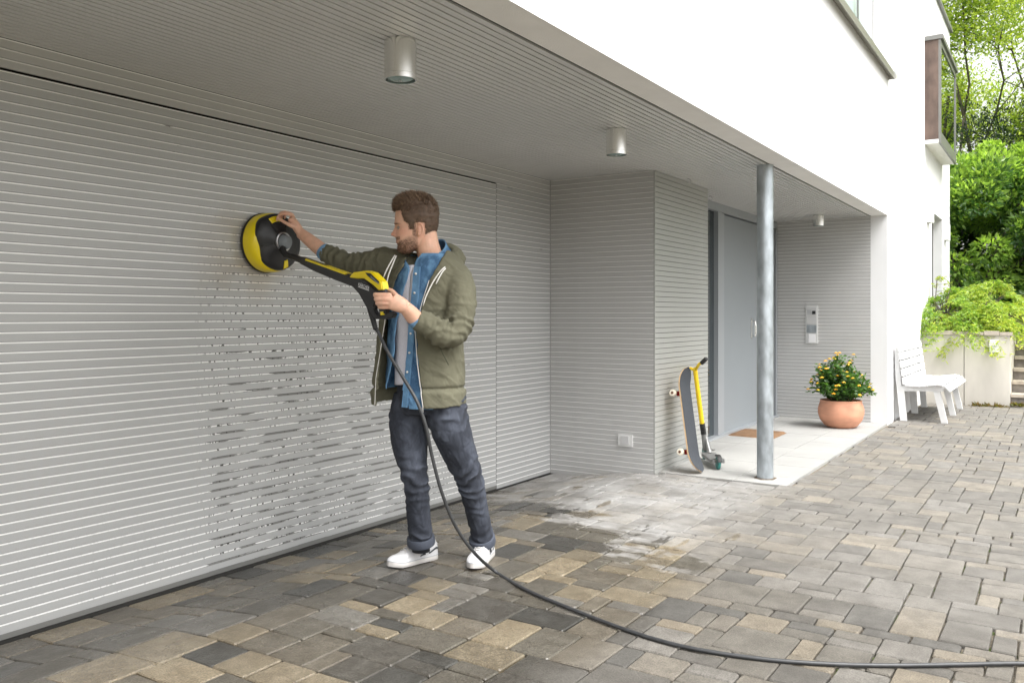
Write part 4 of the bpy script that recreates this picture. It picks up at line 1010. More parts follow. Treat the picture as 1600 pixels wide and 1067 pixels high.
# left hand: fist round the grip, back of the hand to the camera
KN = [K(603, 461, 3.735), K(602, 467.5, 3.730), K(603, 474, 3.732), K(606, 480, 3.740)]
palm_blob(body, WL.lerp(EL, .02), K(612, 470, 3.738), .031, .040, .025, .022, UP)
tips_ = [(586, 460.5, 3.755), (587.5, 467.5, 3.752), (589.5, 474, 3.753), (593, 480, 3.758)]
for kn, tp, (r0, r1) in zip(KN, tips_, ((.0118, .0098), (.0118, .0100), (.0114, .0096), (.0105, .0088))):
    a_ = K(*tp); finger([kn + R_ * .025, kn, kn.lerp(a_, .55) - F_ * .004, a_, a_ + F_ * .022 + R_ * .004, a_ + F_ * .036 + R_ * .022], r0, r1)
finger([K(622, 466, 3.76), K(612, 455, 3.79), K(600, 452, 3.82), K(592, 454, 3.835)], .013, .009)
bme = fuse(body, .0036, 3, .5)
def skin_at(co):
    p = Vector(co); d = p - HD; f_, l_, z_ = d.dot(hf), d.dot(hl), d.dot(hu)
    c = Vector((.74, .44, .315)); n_ = nz(p, 40) * .05 + nz(p, 120) * .04
    if abs(l_) < .12 and -.16 < z_ < .16 and abs(f_) < .16:
        # warm cheeks, nose and ear
        red = math.exp(-(((f_ - .06) / .03) ** 2 + ((z_ + .035) / .02) ** 2)) * .35 + (math.exp(-(((f_ - .115) / .018) ** 2 + ((z_ + .038) / .016) ** 2)) * .6)
        red += math.exp(-(((f_ + .02) / .02) ** 2 + ((z_ + .03) / .035) ** 2)) * .25
        c = c.lerp(Vector((.68, .27, .19)), min(red, 1))
        # lips
        lip = math.exp(-((z_ + .0755) / .008) ** 2) * (1 if f_ > .088 else 0) * math.exp(-(l_ / .024) ** 4)
        # beard: jaw and chin, moustache, sideburn
        jaw = -.048 - .38 * max(0, f_ - .02) if f_ > .02 else -.048
        if f_ > .075: jaw = min(jaw, -.055)
        edge = nz(p, 70) * .006
        b_ = max(0, min(1, (jaw + edge - z_) / .012)) * max(0, min(1, (f_ + .012) / .012))
        b_ *= max(0, min(1, (z_ + .150) / .015))
        side = max(0, min(1, (.012 - abs(f_ - .006)) / .006)) * (1 if -.06 < z_ < .02 else 0) * .9
        must = max(0, min(1, (-.052 - z_) / .004)) * max(0, min(1, (z_ + .070) / .003)) * (1 if f_ > .075 else 0)
        # skin gap above the beard on the cheek
        b_ = max(b_ * (.55 + .45 * max(0, min(1, -(z_ + .06) / .03))), side, must * .8)
        b_ *= 1 - lip * .9; sp_ = .72 + .5 * nz(p, 420) + .3 * nz(p, 180)
        c = c.lerp(Vector((.085, .044, .026)), max(0, min(1, b_ * sp_ * 1.15)) * .92)
        c = c.lerp(Vector((.52, .17, .14)), lip * .7)
        # brows and lashes
        for s in (-1, 1):
            br = math.exp(-(((l_ - s * .032) / .020) ** 4 + ((z_ - .0095 + abs(l_ - s * .02) * .12) / .0042) ** 4)) * (1 if f_ > .05 else 0)
            c = c.lerp(Vector((.07, .038, .022)), br * .88)
            ey = math.exp(-(((l_ - s * .032) / .0135) ** 4 + ((z_ + .0105) / .0030) ** 2)) * (1 if f_ > .05 else 0)
            c = c.lerp(Vector((.045, .03, .025)), ey * .85)
    else:
        # knuckles and joints a little redder
        for q in KN + [w[1] for w in fgr]:
            dd = (p - q).length
            if dd < .02: c = c.lerp(Vector((.68, .29, .21)), (1 - dd / .02) * .4)
    return tuple(x * (1 + n_) for x in c)
paint(bme, skin_at); link('body', bme, M['skin'], man, smooth=True)
for s in (-1, 1):
    e_ = MB().ball(hp_(.0765, .031 * s, -.0115), .0115, 16, 12)
    e_.obj('eye', mat('eye_white', (.30, .25, .22), .3), man, smooth=True)

# hair: cap grown out of the skull plus strands
def hair_rt(th, z):
    """how far hair stands off the skull; None where there is none. th 0 = front"""
    a = abs(((th + math.pi) % (2 * math.pi)) - math.pi)
    if a < .88: low = .068
    elif a < 1.02: low = .068 - (a - .88) / .14 * .050
    elif a < 1.22: low = .018 - (a - 1.02) / .20 * .018
    elif a < 1.50: low = -.026     # sideburn in front of the ear
    elif a < 1.95: low = .004
    elif a < 2.15: low = .004 - (a - 1.95) / .20 * .075
    else: low = -.078
    if z < low: return None
    top = max(0, (z - .03) / .10)
    g_ = .0030 + .005 * max(0, min(1, (z + .03) / .08))
    g_ += .004 * min(1, top) + (.004 * min(1, max(0, (z - .060) / .04)) * math.exp(-(a / .9) ** 2))
    if a < .9 and z > .085: g_ *= 1 - .45 * min(1, (z - .085) / .03)
    return g_ * min(1, .35 + (z - low) / .03)
cap = MB(); v = []; NU2 = 84; zz = list(np.linspace(.1375, -.085, 60)); ok = {}
for i, z in enumerate(zz):
    for k in range(NU2):
        th = 2 * math.pi * k / NU2; h_ = hair_rt(th, z); up = max(0, (z - .06) / .08)
        f_, l_, z_ = head_point(th, z, (h_ or -.004)); z2 = z_ + (h_ or 0) * up * .7
        p = hp_(f_, l_, z2); tp_ = max(0, min(1, (z - .035) / .05)); n_ = (nz((f_ * 14, l_ * 110, z_ * 45)) * .0055 * tp_ + nz((f_ * 45, l_ * 45, z_ * 60), 1, 5) * .0035); v.append(p + (p - HD).normalized() * (n_ * 1.4 * min(1, .3 + max(0, z) / .05) if h_ else -.002)); ok[(i, k)] = h_ is not None
f = [tuple(range(NU2))]
for i in range(len(zz) - 1):
    for k in range(NU2):
        k2 = (k + 1) % NU2
        if ok[(i, k)] and ok[(i, k2)] : f.append((i * NU2 + k, (i + 1) * NU2 + k, (i + 1) * NU2 + k2, i * NU2 + k2))
cap.add(v, f); cme = cap.mesh('hair', True)
paint(cme, lambda co: tuple(x * (1 + .35 * nz(co, 90)) for x in (.095, .058, .037)))
hair = link('hair', cme, M['hair'], man, smooth=True)
rh = np.random.default_rng(5); V = []; Fc = []; Cc = []
for q in range(17000):
    th = rh.uniform(0, 2 * math.pi); z = .139 - .225 * rh.random() ** 1.15 * 1.0; h_ = hair_rt(th, z)
    if h_ is None: continue
    a = abs(((th + math.pi) % (2 * math.pi)) - math.pi); topness = max(0, min(1, (z - .045) / .06)); fr = math.exp(-(a / 1.1) ** 2)
    f_, l_, z_ = head_point(th, z, h_ * .55); root = hp_(f_, l_, z_ + h_ * .5 * topness)
    nrm = (root - HD).normalized()
    # the top is swept forward and up into a quiff, the sides lie down and back
    comb = (hf * (.40 * topness) - hf * .25 * (1 - topness) - hu * (.9 * (1 - topness)) + nrm * (.30 + .5 * topness * fr) + hu * .55 * topness)
    comb = (comb + Vector(rh.normal(size=3)) * .15).normalized(); ln = (.006 + .018 * topness + .006 * topness * fr) * rh.uniform(.7, 1.2)
    side_ = comb.cross(nrm).normalized() * (.0007 + .0006 * topness); p1 = root + comb * ln * .5 + nrm * .0015; p2 = root + comb * ln - nrm * .002 * (1 - topness) + (hf * .003 - hu * .004 * fr) * topness
    b = len(V); V += [root - side_, root + side_, p1 + side_ * .8, p1 - side_ * .8, p2]; Fc += [(b, b + 1, b + 2, b + 3), (b + 3, b + 2, b + 4)]
    t = rh.random() ** 1.5; c = [x + (y - x) * t for x, y in zip((.050, .030, .019), (.42, .27, .17))]; Cc += [(*c, 1)] * 5
me = bpy.data.meshes.new('hair_strands'); me.from_pydata(V, [], Fc); setcol(me, Cc); tag(link('hair_strands', me, M['hair'], hair), kind='stuff')
# beard stubble strands
V = []; Fc = []; Cc = []
for q in range(2600):
    z = rh.uniform(-.132, -.05); th = rh.uniform(-1.5, 1.5); f_, l_, z_ = head_point(th, z); f_ += face_add(l_, z, True)
    p = hp_(f_, l_, z_); c = skin_at(p)
    if c[0] > .33: continue
    nrm = (hf * (f_ - .02) + hl * l_ * 1.2 + hu * (-.02)).normalized(); comb = (nrm * .7 - hu * .8 + hf * .2 + Vector(rh.normal(size=3)) * .35).normalized(); s_ = comb.cross(nrm).normalized() * .0005
    b = len(V); V += [p - s_, p + s_, p + comb * rh.uniform(.004, .008)]; Fc.append((b, b + 1, b + 2)); t = rh.random() ** 2
    Cc += [(.07 + .2 * t, .036 + .10 * t, .02 + .05 * t, 1)] * 3
me = bpy.data.meshes.new('beard'); me.from_pydata(V, [], Fc); setcol(me, Cc); tag(link('beard', me, M['hair'], man), kind='stuff')

# ---- garments round the torso: shells in body coordinates
def torso(z, extra=0, flare=0, fwd=0):
    T = [(1.66, .066, .066, .015), (1.62, .074, .074, .012), (1.595, .095, .085, .008), (1.565, .140, .100, .004), (1.53, .172, .112, 0), (1.48, .185, .122, 0), (1.40, .182, .130, .002), (1.30, .174, .130, .004),
         (1.18, .168, .126, .004), (1.05, .166, .128, .002), (.95, .168, .132, 0), (.85, .168, .132, 0)]
    a, b, c = lerp_tab(T, z); return a + extra, b + extra, c + fwd
NBo = NB - Vector((MAN.x, MAN.y, 0)); nf_, nl_ = NBo.dot(FRT), NBo.dot(LFT)
def tp(z, th, extra, fl=0, fwd=0):
    a, b, c = torso(z, extra, 0, fwd); l_ = a * math.sin(th); f_ = c + b * math.cos(th)
    k = max(0, min(1, (z - 1.50) / .12)); l_ += nl_ * k; f_ += (nf_ - .01) * k
    if fl and -2.2 < th < -.2:
        w = math.sin((-th - .2) / 2.0 * math.pi) ** .8 * fl * max(0, min(1, (1.5 - z) / .5)); l_ += -.35 * w; f_ += w
    return CT(f_, l_, z)
def th_for_px(z, px, extra, fl, fwd):
    lo, hi = -1.15, 2.2
    for _ in range(30):
        m_ = (lo + hi) / 2
        if proj(tp(z, m_, extra, fl, fwd))[0] < px: lo = m_
        else: hi = m_
    return (lo + hi) / 2
def z_of(py, d=3.98): return CH - (py - HY) / FPX * d
def shell(z0, z1, extra, thick, edgeL, edgeR, fl=0, fwd=0, nz_=44, nt_=72, hem=None, fold=None):
    """closed sheet going from his-left edge (thL, positive side) round the back to his-right edge; edge tables of (py, px)"""
    b = MB(); rows = []
    for i in range(nz_ + 1):
        z = z0 + (z1 - z0) * i / nz_; py = HY - (z - CH) * FPX / 3.98
        if edgeL is None: t0, t1 = 0, 2 * math.pi
        else:
            pl = np.interp(py, [q[0] for q in edgeL], [q[1] for q in edgeL]); pr = np.interp(py, [q[0] for q in edgeR], [q[1] for q in edgeR])
            t0 = th_for_px(z, pl, extra, fl, fwd); t1 = 2 * math.pi + th_for_px(z, pr, extra, fl, fwd)
        rows.append((z, t0, t1))
    for lay in (0, 1):
        for i, (z, t0, t1) in enumerate(rows):
            for k in range(nt_ + 1):
                th = t0 + (t1 - t0) * k / nt_; thw = th if th < math.pi else th - 2 * math.pi
                e = extra - lay * thick; zz_ = z + (hem(thw) if hem and i > nz_ * .8 else 0) * max(0, (i - nz_ * .8) / (nz_ * .2))
                p = tp(zz_, thw, e, fl, fwd)
                if fold:
                    c_ = CT(0, 0, p.z); d_ = (p - c_).normalized(); p = p + d_ * fold(p, thw, zz_)
                b.v.append(tuple(p))
    n1 = (nz_ + 1) * (nt_ + 1); w = nt_ + 1
    for i in range(nz_):
        for k in range(nt_):
            a = i * w + k; b.f.append([a, a + 1, a + w + 1, a + w]); b.f.append([n1 + a, n1 + a + w, n1 + a + w + 1, n1 + a + 1])
        for k in (0, nt_): a = i * w + k; b.f.append([a, a + w, n1 + a + w, n1 + a])
    for i in (0, nz_):
        for k in range(nt_): a = i * w + k; b.f.append([a, n1 + a, n1 + a + 1, a + 1])
    b.m = [0] * len(b.f); return b, rows
def foldf(amp, s, o, vert=.35):
    return lambda p, th, z: amp * (fbm((p.x * s, p.y * s, p.z * s * vert), 1, o))
def foldt(amp, s, o):
    return lambda p, th, z: amp * fbm((p.x * s * .5, p.y * s * .5, p.z * s + (p.x + p.y) * s * .6), 1, o)
# t-shirt (full round)
b, _ = shell(1.545, .985, .004, .006, None, None, fold=lambda p, th, z: .006 * fbm((p.x * 6, p.y * 6, p.z * 2.5), 1.6, 3), hem=lambda t: .012 * math.sin(t * 1.3))
tee = b.obj('tshirt', M['tee'], man, smooth=True)
# denim shirt
DL = [(372, 676), (395, 660), (408, 649), (430, 645), (449, 644), (496, 639), (550, 636), (628, 629), (640, 628)]
DR = [(372, 664), (395, 634), (405, 632), (420, 640), (440, 634), (470, 624), (500, 618), (550, 615), (590, 606), (640, 603)]
b, rows_d = shell(1.60, .878, .013, .006, DL, DR, fl=.035, fold=lambda p, th, z: .007 * fbm((p.x * 9, p.y * 9, p.z * 4), 1.5, 8) + .004 * nz((p.x * 30, p.y * 30, p.z * 18)), hem=lambda t: (.085 if t < .0 and t > -1.9 else (.11 if abs(t) > .75 else 0)) - .006)
shirt = b.obj('denim_shirt', M['denim'], man, auto=60)
def edge_tube(rows, side, extra, fl, r, zlo, zhi, off=.0, name='placket', material=None, parent=None, fwd=0, dth=0):
    P = []
    for z, t0, t1 in rows:
        if zlo <= z <= zhi:
            th = (t0 + dth) if side == 'L' else t1 - 2 * math.pi - dth; p = tp(z, th, extra + off, fl, fwd); P.append(p)
    return MB().tube(P, r, 8).obj(name, material, parent, smooth=True), P
# placket: a raised strip with stitching, then snaps
P0 = [tp(z, t0 + .02, .0175, .035) for z, t0, t1 in rows_d if z < 1.55]; P1 = [tp(z, t0 + .21, .0175, .035) for z, t0, t1 in rows_d if z < 1.55]
b = MB(); b.v = [tuple(p) for p in P0] + [tuple(p) for p in P1]; n = len(P0); b.f = [[i, i + 1, n + i + 1, n + i] for i in range(n - 1)]; b.m = [0] * (n - 1)
o = b.obj('placket', M['denim_in'] if False else M['denim'], shirt); sm_ = o.modifiers.new('s', 'SOLIDIFY'); sm_.thickness = .0035; sm_.offset = 0
for P_, dth in ((P0, .03), (P1, .19)):
    q = [tp(z, t0 + dth, .0205, .035) for z, t0, t1 in rows_d if z < 1.55]; MB().tube(q, .0009, 5).obj('stitching', M['denim_in'], shirt)
for py in (428, 458, 490, 521, 551, 581):
    z = z_of(py, 3.93); i = min(range(len(rows_d)), key=lambda k: abs(rows_d[k][0] - z)); p = tp(z, rows_d[i][1] + .11, .0225, .035); MB().ball(p, .0055, 10, 8).obj('button', M['cord'], shirt, smooth=True)
# collar leaves
def quad_sheet(grid, th_, name, m_, parent):
    b = MB(); r_, c_ = len(grid), len(grid[0])
    for row in grid: b.v += [tuple(p) for p in row]
    b.f = [[i * c_ + j, i * c_ + j + 1, (i + 1) * c_ + j + 1, (i + 1) * c_ + j] for i in range(r_ - 1) for j in range(c_ - 1)]; b.m = [0] * len(b.f)
    o = b.obj(name, m_, parent, smooth=True); q = o.modifiers.new('s', 'SOLIDIFY'); q.thickness = th_; q.offset = 0; return o
grid = []
cn = NB + UP * .030
for i in range(6):
    t = i / 5; row = []
    for k in range(31):
        th = .55 + (2 * math.pi - 1.1) * k / 30; fr = max(0, math.cos(th)); bk = (1 - math.cos(th)) / 2; rr = .072 + .028 * t ** 1.2; drop = (.045 + .040 * fr) * t; lift = -.012 + .092 * bk ** 1.3; rr -= .012 * bk
        row.append(cn + FRT * (math.cos(th) * rr * 1.0) + LFT * (math.sin(th) * rr) + UP * (lift - drop))
    grid.append(row)
quad_sheet(grid, .005, 'collar', M['denim'], shirt)
MB().tube([g_ + (g_ - NB).normalized() * .0022 - (g_ - u_) * .10 for g_, u_ in zip(grid[5], grid[4])], .0009, 5).obj('stitching', M['denim_in'], shirt)
# ---- hooded jacket: shell, sleeves and hood fused
JL = [(365, 706), (385, 699), (395, 695), (439, 671), (469, 661), (513, 649), (567, 653), (628, 661), (640, 662)]
JR = [(365, 668), (385, 632), (400, 634), (415, 629), (439, 614), (470, 606), (516, 600), (560, 593), (590, 588), (640, 586)]
jf = lambda p, th, z: .010 * fbm((p.x * 5, p.y * 5, p.z * 2.6), 1.3, 21) + .006 * max(0, nz((p.x * 10, p.y * 10, p.z * 9 + p.x * 8), 1.4, 4)) - (.010 * math.exp(-((z - .965) / .010) ** 2)) + (.006 if z < .955 else 0)
jb, rows_j = shell(1.615, .885, .029, .011, JL, JR, fl=.085, fwd=.004, fold=jf, nz_=60, nt_=96, hem=lambda t: -.012 * math.cos(t))
def sleeve(keys, radii, n=26, ref=UP):
    jb.tube([Vector(p) for p in crom(keys, n)], [tuple(q) for q in crom(radii, n)], 22, ref=ref)
sleeve([K(648, 428, 4.10), K(622, 420, 4.12), K(598, 414, 4.16), K(573, 414, 4.21), K(545, 411.5, 4.27), K(522, 402, 4.305), CUR],
       [(.078, .075), (.088, .080), (.090, .075), (.066, .062), (.053, .053), (.050, .050), (.046, .046)])
sleeve([K(694, 430, 4.03), K(709, 430, 3.99), K(720, 455, 3.92), K(720, 490, 3.885), K(712, 518, 3.86), K(694, 522, 3.83), K(672, 510, 3.80), CUL],
       [(.065, .075), (.072, .080), (.070, .074), (.066, .068), (.060, .062), (.056, .058), (.054, .056), (.048, .050)])
# hood lying on the back and shoulders
hb_ = []
for k in range(25):
    th = .75 + (2 * math.pi - 1.5) * k / 24; c_ = -math.cos(th); rr = .092 + .020 * max(0, c_); hb_.append(NB + FRT * (math.cos(th) * rr - .012) + LFT * (math.sin(th) * (rr + .004)) + UP * (.002 + .040 * max(0, c_) - .055 * max(0, -c_)))
jb.tube(hb_, [(.020 + .020 * math.sin(math.pi * k / 24), .018 + .012 * math.sin(math.pi * k / 24)) for k in range(25)], 12)
jb.tube([Vector(p) for p in crom([K(696, 384, 4.10), K(707, 388, 4.10), K(718, 397, 4.10), K(719, 408, 4.08), K(705, 413, 4.06)], 12)], [(.018, .03)] * 3 + [(.022, .035)] * 7 + [(.02, .03)] * 2, 12)
jme = fuse(jb, .0055, 4, .5)
def wrinkle(co, no):
    p = Vector(co); a = .0022 * nz(p, 22) + .0016 * nz(p, 45) + .006 * (.35 - min(.35, abs(nz((p.x * .8, p.y * .8, p.z * 1.3 + p.x * .9), 9, 31)) * 1.6)) * 1.6 - .0016
    a -= .0022 * max(0, 1 - abs(nz((p.x * 1.2, p.y * 1.2, p.z * 2.0 + p.x * 1.5), 14, 51)) * 9)
    # elbow and cuff folds: sharp creases across the sleeves
    for A, B, c0, wd, fr, am in ((SL, EL, .95, .34, 62, .0070), (EL, CUL, .25, .5, 60, .0075), (SR, ER, .70, .6, 44, .0078), (ER, CUR, .5, .6, 60, .0065)):
        ab = B - A; t = (p - A).dot(ab) / ab.length_squared; dist = (p - A - ab * t).length
        if dist < .11 and -.3 < t < 1.4:
            ph = t * ab.length * fr * 1.3 + 2.6 * nz(p, 9, 3) + 1.2 * nz(p, 20, 5); s_ = math.sin(ph * 2.0)
            a += am * (max(s_, -.35) ** 1 if s_ > 0 else s_ * .5) * math.exp(-((t - c0) / wd) ** 2) * (.5 + .8 * max(0, nz(p, 12, 11) + .3))
    # ribbed hem seam
    if (p - CUL).length > .10: a -= .0035 * math.exp(-((p.z - .968) / .004) ** 2) * (1 if abs(p.x - MAN.x) < .35 else 0)
    # side pocket seam
    return a
displace(jme, wrinkle)
jacket = link('hooded_jacket', jme, M['olive'], man, smooth=True)
# cuff bands (denim turned out under the sleeves) and ribbed sleeve ends
for W_, E_, C_, nm, r_ in ((WR_, ER, CUR, 'r', .043), (WL, EL, CUL, 'l', .044)):
    d_ = (W_ - C_).normalized(); b = MB(); o_ = C_ + d_ * .001
    b.tube([o_ - d_ * .02, o_ + d_ * .004, o_ + d_ * .012], [r_, r_ + .001, r_ - .0005], 24); b.obj('shirt_cuff', M['denim_in'], shirt, auto=50)
# zip edges and drawstrings
Pz = [tp(z, t0 - .004, .031, .085, .004) + Vector(jf(tp(z, t0, .031, .085, .004), t0, z) * ((tp(z, t0, .031) - CT(0, 0, z)).normalized())) for z, t0, t1 in rows_j if z < 1.47]
MB().tube(Pz, .0019, 6).obj('zip', M['cord'], jacket)
Pz2 = [tp(z, t1 - 2 * math.pi, .031, .085, .004) for z, t0, t1 in rows_j if z < 1.40]
MB().tube(Pz2, .0016, 6).obj('zip', M['cord'], jacket)
pe = Pz[-1]; MB().obox(pe - UP * .010, R_ * .003, F_ * .003, UP * .012).obj('zip_pull', M['silver'], jacket)
def cord(pts, dd=0):
    P = [Vector(p) for p in crom([K(*q) for q in pts], 14)]; MB().tube(P, [.0033] * 12 + [.0026, .0020], 7).obj('drawstring', M['cord'], jacket, smooth=True)
cord([(698, 418, 3.905), (692, 424, 3.875), (686, 434, 3.86), (681, 444, 3.855)]); cord([(697, 416, 3.905), (689, 423, 3.875), (677, 440, 3.855), (666, 462, 3.85), (661, 478, 3.845)])
cord([(617, 399, 3.99), (611, 409, 3.96), (604, 422, 3.94), (599, 434, 3.93)]); cord([(619, 400, 3.985), (614, 412, 3.955), (607, 430, 3.935), (603, 448, 3.925)])
# pocket welt on his left side
wl = [K(684, 533, 3.845), K(690, 548, 3.838), K(697, 562, 3.835), (K(701, 570, 3.84))]
MB().tube([Vector(p) for p in crom(wl, 8)], .0030, 6).obj('pocket_seam', mat('dark_olive', (.07, .07, .045), .95), jacket)

# ---- jeans
jn = MB()
def leg(keys, radii): jn.tube([Vector(p) for p in crom(keys, 34)], [tuple(q) for q in crom(radii, 34)], 26, ref=R_)
WC = CT(.0, 0, 1.0)
jn.tube([CT(0, 0, z) for z in (1.02, .98, .93, .88, .84)], [(.150, .112), (.156, .118), (.163, .124), (.165, .125), (.150, .110)], 30, ref=LFT)
leg([K(646, 618, 4.09), K(640, 655, 4.09), K(641, 695, 4.07), K(646, 732, 4.045), K(651, 760, 4.05), K(654, 800, 4.08), K(657, 833, 4.11), K(658.5, 848, 4.12)],
    [(.098, .095), (.098, .095), (.088, .090), (.068, .072), (.060, .065), (.058, .062), (.058, .062), (.060, .066)])
leg([K(694, 618, 4.01), K(700, 655, 4.0), K(713, 695, 4.02), K(729, 735, 4.06), K(738, 765, 4.10), K(747, 805, 4.16), K(753, 833, 4.20), K(754.5, 846, 4.21)],
    [(.100, .098), (.098, .098), (.088, .090), (.070, .073), (.061, .066), (.056, .060), (.055, .060), (.058, .063)])
nme = fuse(jn, .0055, 3, .5)
def jw(co, no):
    p = Vector(co); a = .0020 * nz(p, 16) + .0012 * nz(p, 40) + .005 * (.35 - min(.35, abs(nz((p.x * 1.2, p.y * 1.2, p.z * .7), 11, 31)) * 1.6)) * 1.6 - .0014
    a -= .0022 * max(0, 1 - abs(nz((p.x * 1.6, p.y * 1.6, p.z * 1.2), 16, 51)) * 9)
    for A, B, c0, wd, fr, am in ((HRp, KR, .98, .22, 60, .0068), (KR, AR, .18, .25, 55, .0052), (KR, AR, .95, .25, 55, .0048), (HLp, KL, .95, .22, 60, .0070), (KL, AL, .2, .25, 55, .0058), (KL, AL, .92, .25, 50, .0048), (HRp, KR, .1, .25, 40, .0060), (HLp, KL, .05, .25, 40, .0060)):
        ab = B - A; t = (p - A).dot(ab) / ab.length_squared; dist = (p - A - ab * t).length
        if dist < .12 and -.3 < t < 1.3:
            ph = t * ab.length * fr + 3.0 * nz(p, 7, 3) + 1.4 * nz(p, 17, 5); s_ = math.sin(ph * 2.0)
            a += am * (s_ if s_ > 0 else s_ * .6) * math.exp(-((t - c0) / wd) ** 2) * (.4 + .9 * max(0, nz(p, 10, 11) + .35))
    return a
displace(nme, jw)
jeans = link('jeans', nme, M['jeans'], man, smooth=True)
for A_, k_, r_ in ((AR, KR, .064), (AL, KL, .062)):
    d_ = (A_ - k_).normalized(); c_ = A_ + d_ * .006 if A_ is AR else A_ + d_ * .004
    MB().tube([c_ - d_ * .034, c_ - d_ * .030, c_, c_ + d_ * .006, c_ + d_ * .0061], [(r_ + .0015, r_ + .004), (r_ + .004, r_ + .006), (r_ + .005, r_ + .007), (r_ + .003, r_ + .005), (r_ - .02, r_ - .02)], 28, ref=R_).obj('turn_up', M['jeans'], jeans, auto=60)
# outseam stitching
for pts in (([(666, 660, 3.99), (664, 700, 3.985), (667, 740, 3.98), (672, 790, 4.03), (674, 835, 4.06)]),):
    pass

# ---- shoes
def shoe(toe, heel, name_label, lace_side):
    t = empty('shoe', (0, 0, 0)); t.parent = man; base = (toe + heel) / 2; t.location = base - MAN
    d_ = (toe - heel); d_.z = 0; Ls = d_.length; d_.normalize(); s_ = UP.cross(d_).normalized(); z0 = G0 + .004
    #  s from heel, half width, sole top, upper top height, centre shift
    def W(s): return np.interp(s, [0, .03, .1, .25, .42, .6, .74, .86, .95, 1], [.012, .026, .034, .036, .037, .044, .047, .041, .027, .008])
    def TOP(s): return np.interp(s, [0, .05, .12, .2, .3, .4, .5, .62, .75, .88, .96, 1], [.070, .100, .104, .092, .096, .114, .096, .077, .061, .051, .038, .022])
    so_ = MB(); n = 28; v = []
    ss = [.5 - .5 * math.cos(math.pi * i / (n - 1)) for i in range(n)]
    def ringpt(s, side, k, z): return heel + d_ * (s * Ls) + s_ * (side * W(s) * k) + Vector((0, 0, z0 - heel.z + z + .012 * max(0, s - .80) / .2 * (1 if z < .04 else 1)))
    outline = [(s, 1) for s in ss] + [(s, -1) for s in ss[::-1]]
    for z, k in ((0, .95), (.005, 1.03), (.020, 1.04), (.024, .99)):
        for s, sd_ in outline: v.append(ringpt(s, sd_, k, z))
    m_ = len(outline); f = [tuple(range(m_)), tuple(range(4 * m_ - 1, 3 * m_ - 1, -1))]
    for i in range(3):
        for k in range(m_): f.append((i * m_ + k, i * m_ + (k + 1) % m_, (i + 1) * m_ + (k + 1) % m_, (i + 1) * m_ + k))
    so_.add(v, f); so_.obj('sole', M['sole'], t, auto=45)
    up = MB(); v = []; na = 15; ss2 = [.01 + .98 * (.5 - .5 * math.cos(math.pi * i / 31)) for i in range(32)]
    for s in ss2:
        w, h_ = W(s) * 1.0, TOP(s)
        for k in range(na):
            a = math.pi * k / (na - 1); cx2 = math.cos(a); sy = math.sin(a); e = .72 if s < .45 else .85
            yy = (abs(cx2) ** e) * (1 if cx2 >= 0 else -1); z = .020 + (h_ - .020) * (sy ** .62)
            nar = 1 - .32 * (sy ** 2) * (1 if s < .5 else .5)
            v.append(heel + d_ * (s * Ls) + s_ * (yy * w * nar) + Vector((0, 0, z0 - heel.z + z + .012 * max(0, s - .80) / .2)))
    f = []
    for i in range(31):
        for k in range(na - 1): f.append((i * na + k, i * na + k + 1, (i + 1) * na + k + 1, (i + 1) * na + k))
    f += [tuple(range(na)), tuple(range(31 * na, 32 * na))]
    up.add(v, f); up.obj('upper', M['shoe'], t, smooth=True)
    # overlays: toe cap seam, eyestay, laces, stripe
    def surf(s, ang, off=.0015):
        w, h_ = W(s), TOP(s); a = ang; cx2, sy = math.cos(a), math.sin(a); e = .72 if s < .45 else .85; yy = (abs(cx2) ** e) * (1 if cx2 >= 0 else -1); z = .020 + (h_ - .020) * (sy ** .62); nar = 1 - .32 * (sy ** 2) * (1 if s < .5 else .5)
        p = heel + d_ * (s * Ls) + s_ * (yy * w * nar) + Vector((0, 0, z0 - heel.z + z + .012 * max(0, s - .80) / .2)); c = heel + d_ * (s * Ls) + Vector((0, 0, z0 - heel.z + .03)); return p + (p - c).normalized() * off
    for i in range(6):
        s = .40 + .055 * i; MB().tube([surf(s + .01, 1.05, .003), surf(s, 1.57, .006), surf(s + .01, 2.09, .003)], .0032, 7).obj('lace', M['sole'], t, smooth=True)
    for sgn in (1, -1):
        c = surf(.385, 1.57, .008); P = [c, c + s_ * sgn * .022 + UP * .012 + d_ * .01, c + s_ * sgn * .036 + UP * .002 + d_ * .022, c + s_ * sgn * .020 - UP * .004 + d_ * .02, c]
        MB().tube([Vector(p) for p in crom(P, 14)], .0030, 7).obj('lace_bow', M['sole'], t, smooth=True)
        MB().tube([surf(s, math.pi / 2 + sgn * (.50 + .25 * (s - .4)), .001) for s in np.linspace(.36, .70, 10)], .0022, 6).obj('eyestay', M['shoe'], t, smooth=True)
        MB().tube([surf(s, math.pi / 2 + sgn * 1.2, .0005) for s in np.linspace(.45, .93, 12)], .0015, 6).obj('seam', M['shoe'], t, smooth=True)
        # dark angled side stripe in two pieces
        for (sa_, aa, sb_, ab_, wd) in ((.03, .34, .25, .16, .0055), (.32, .14, .43, .07, .0045)):
            P = []
            for q in np.linspace(0, 1, 6):
                s = sa_ + (sb_ - sa_) * q; an = aa + (ab_ - aa) * q; an = an if sgn > 0 else math.pi - an; P.append(surf(s, an, .0030))
            g = []
            for j, p in enumerate(P): g.append([p + UP * wd * (1 - .4 * j / 5), p - UP * wd * (1 - .4 * j / 5)])
            quad_sheet(g, .0016, 'stripe', M['stripe'], t)
    MB().tube([surf(.01, 1.0, .002), surf(.01, 1.57, .002)], .004, 6).obj('heel_tab', M['shoe'], t, smooth=True)
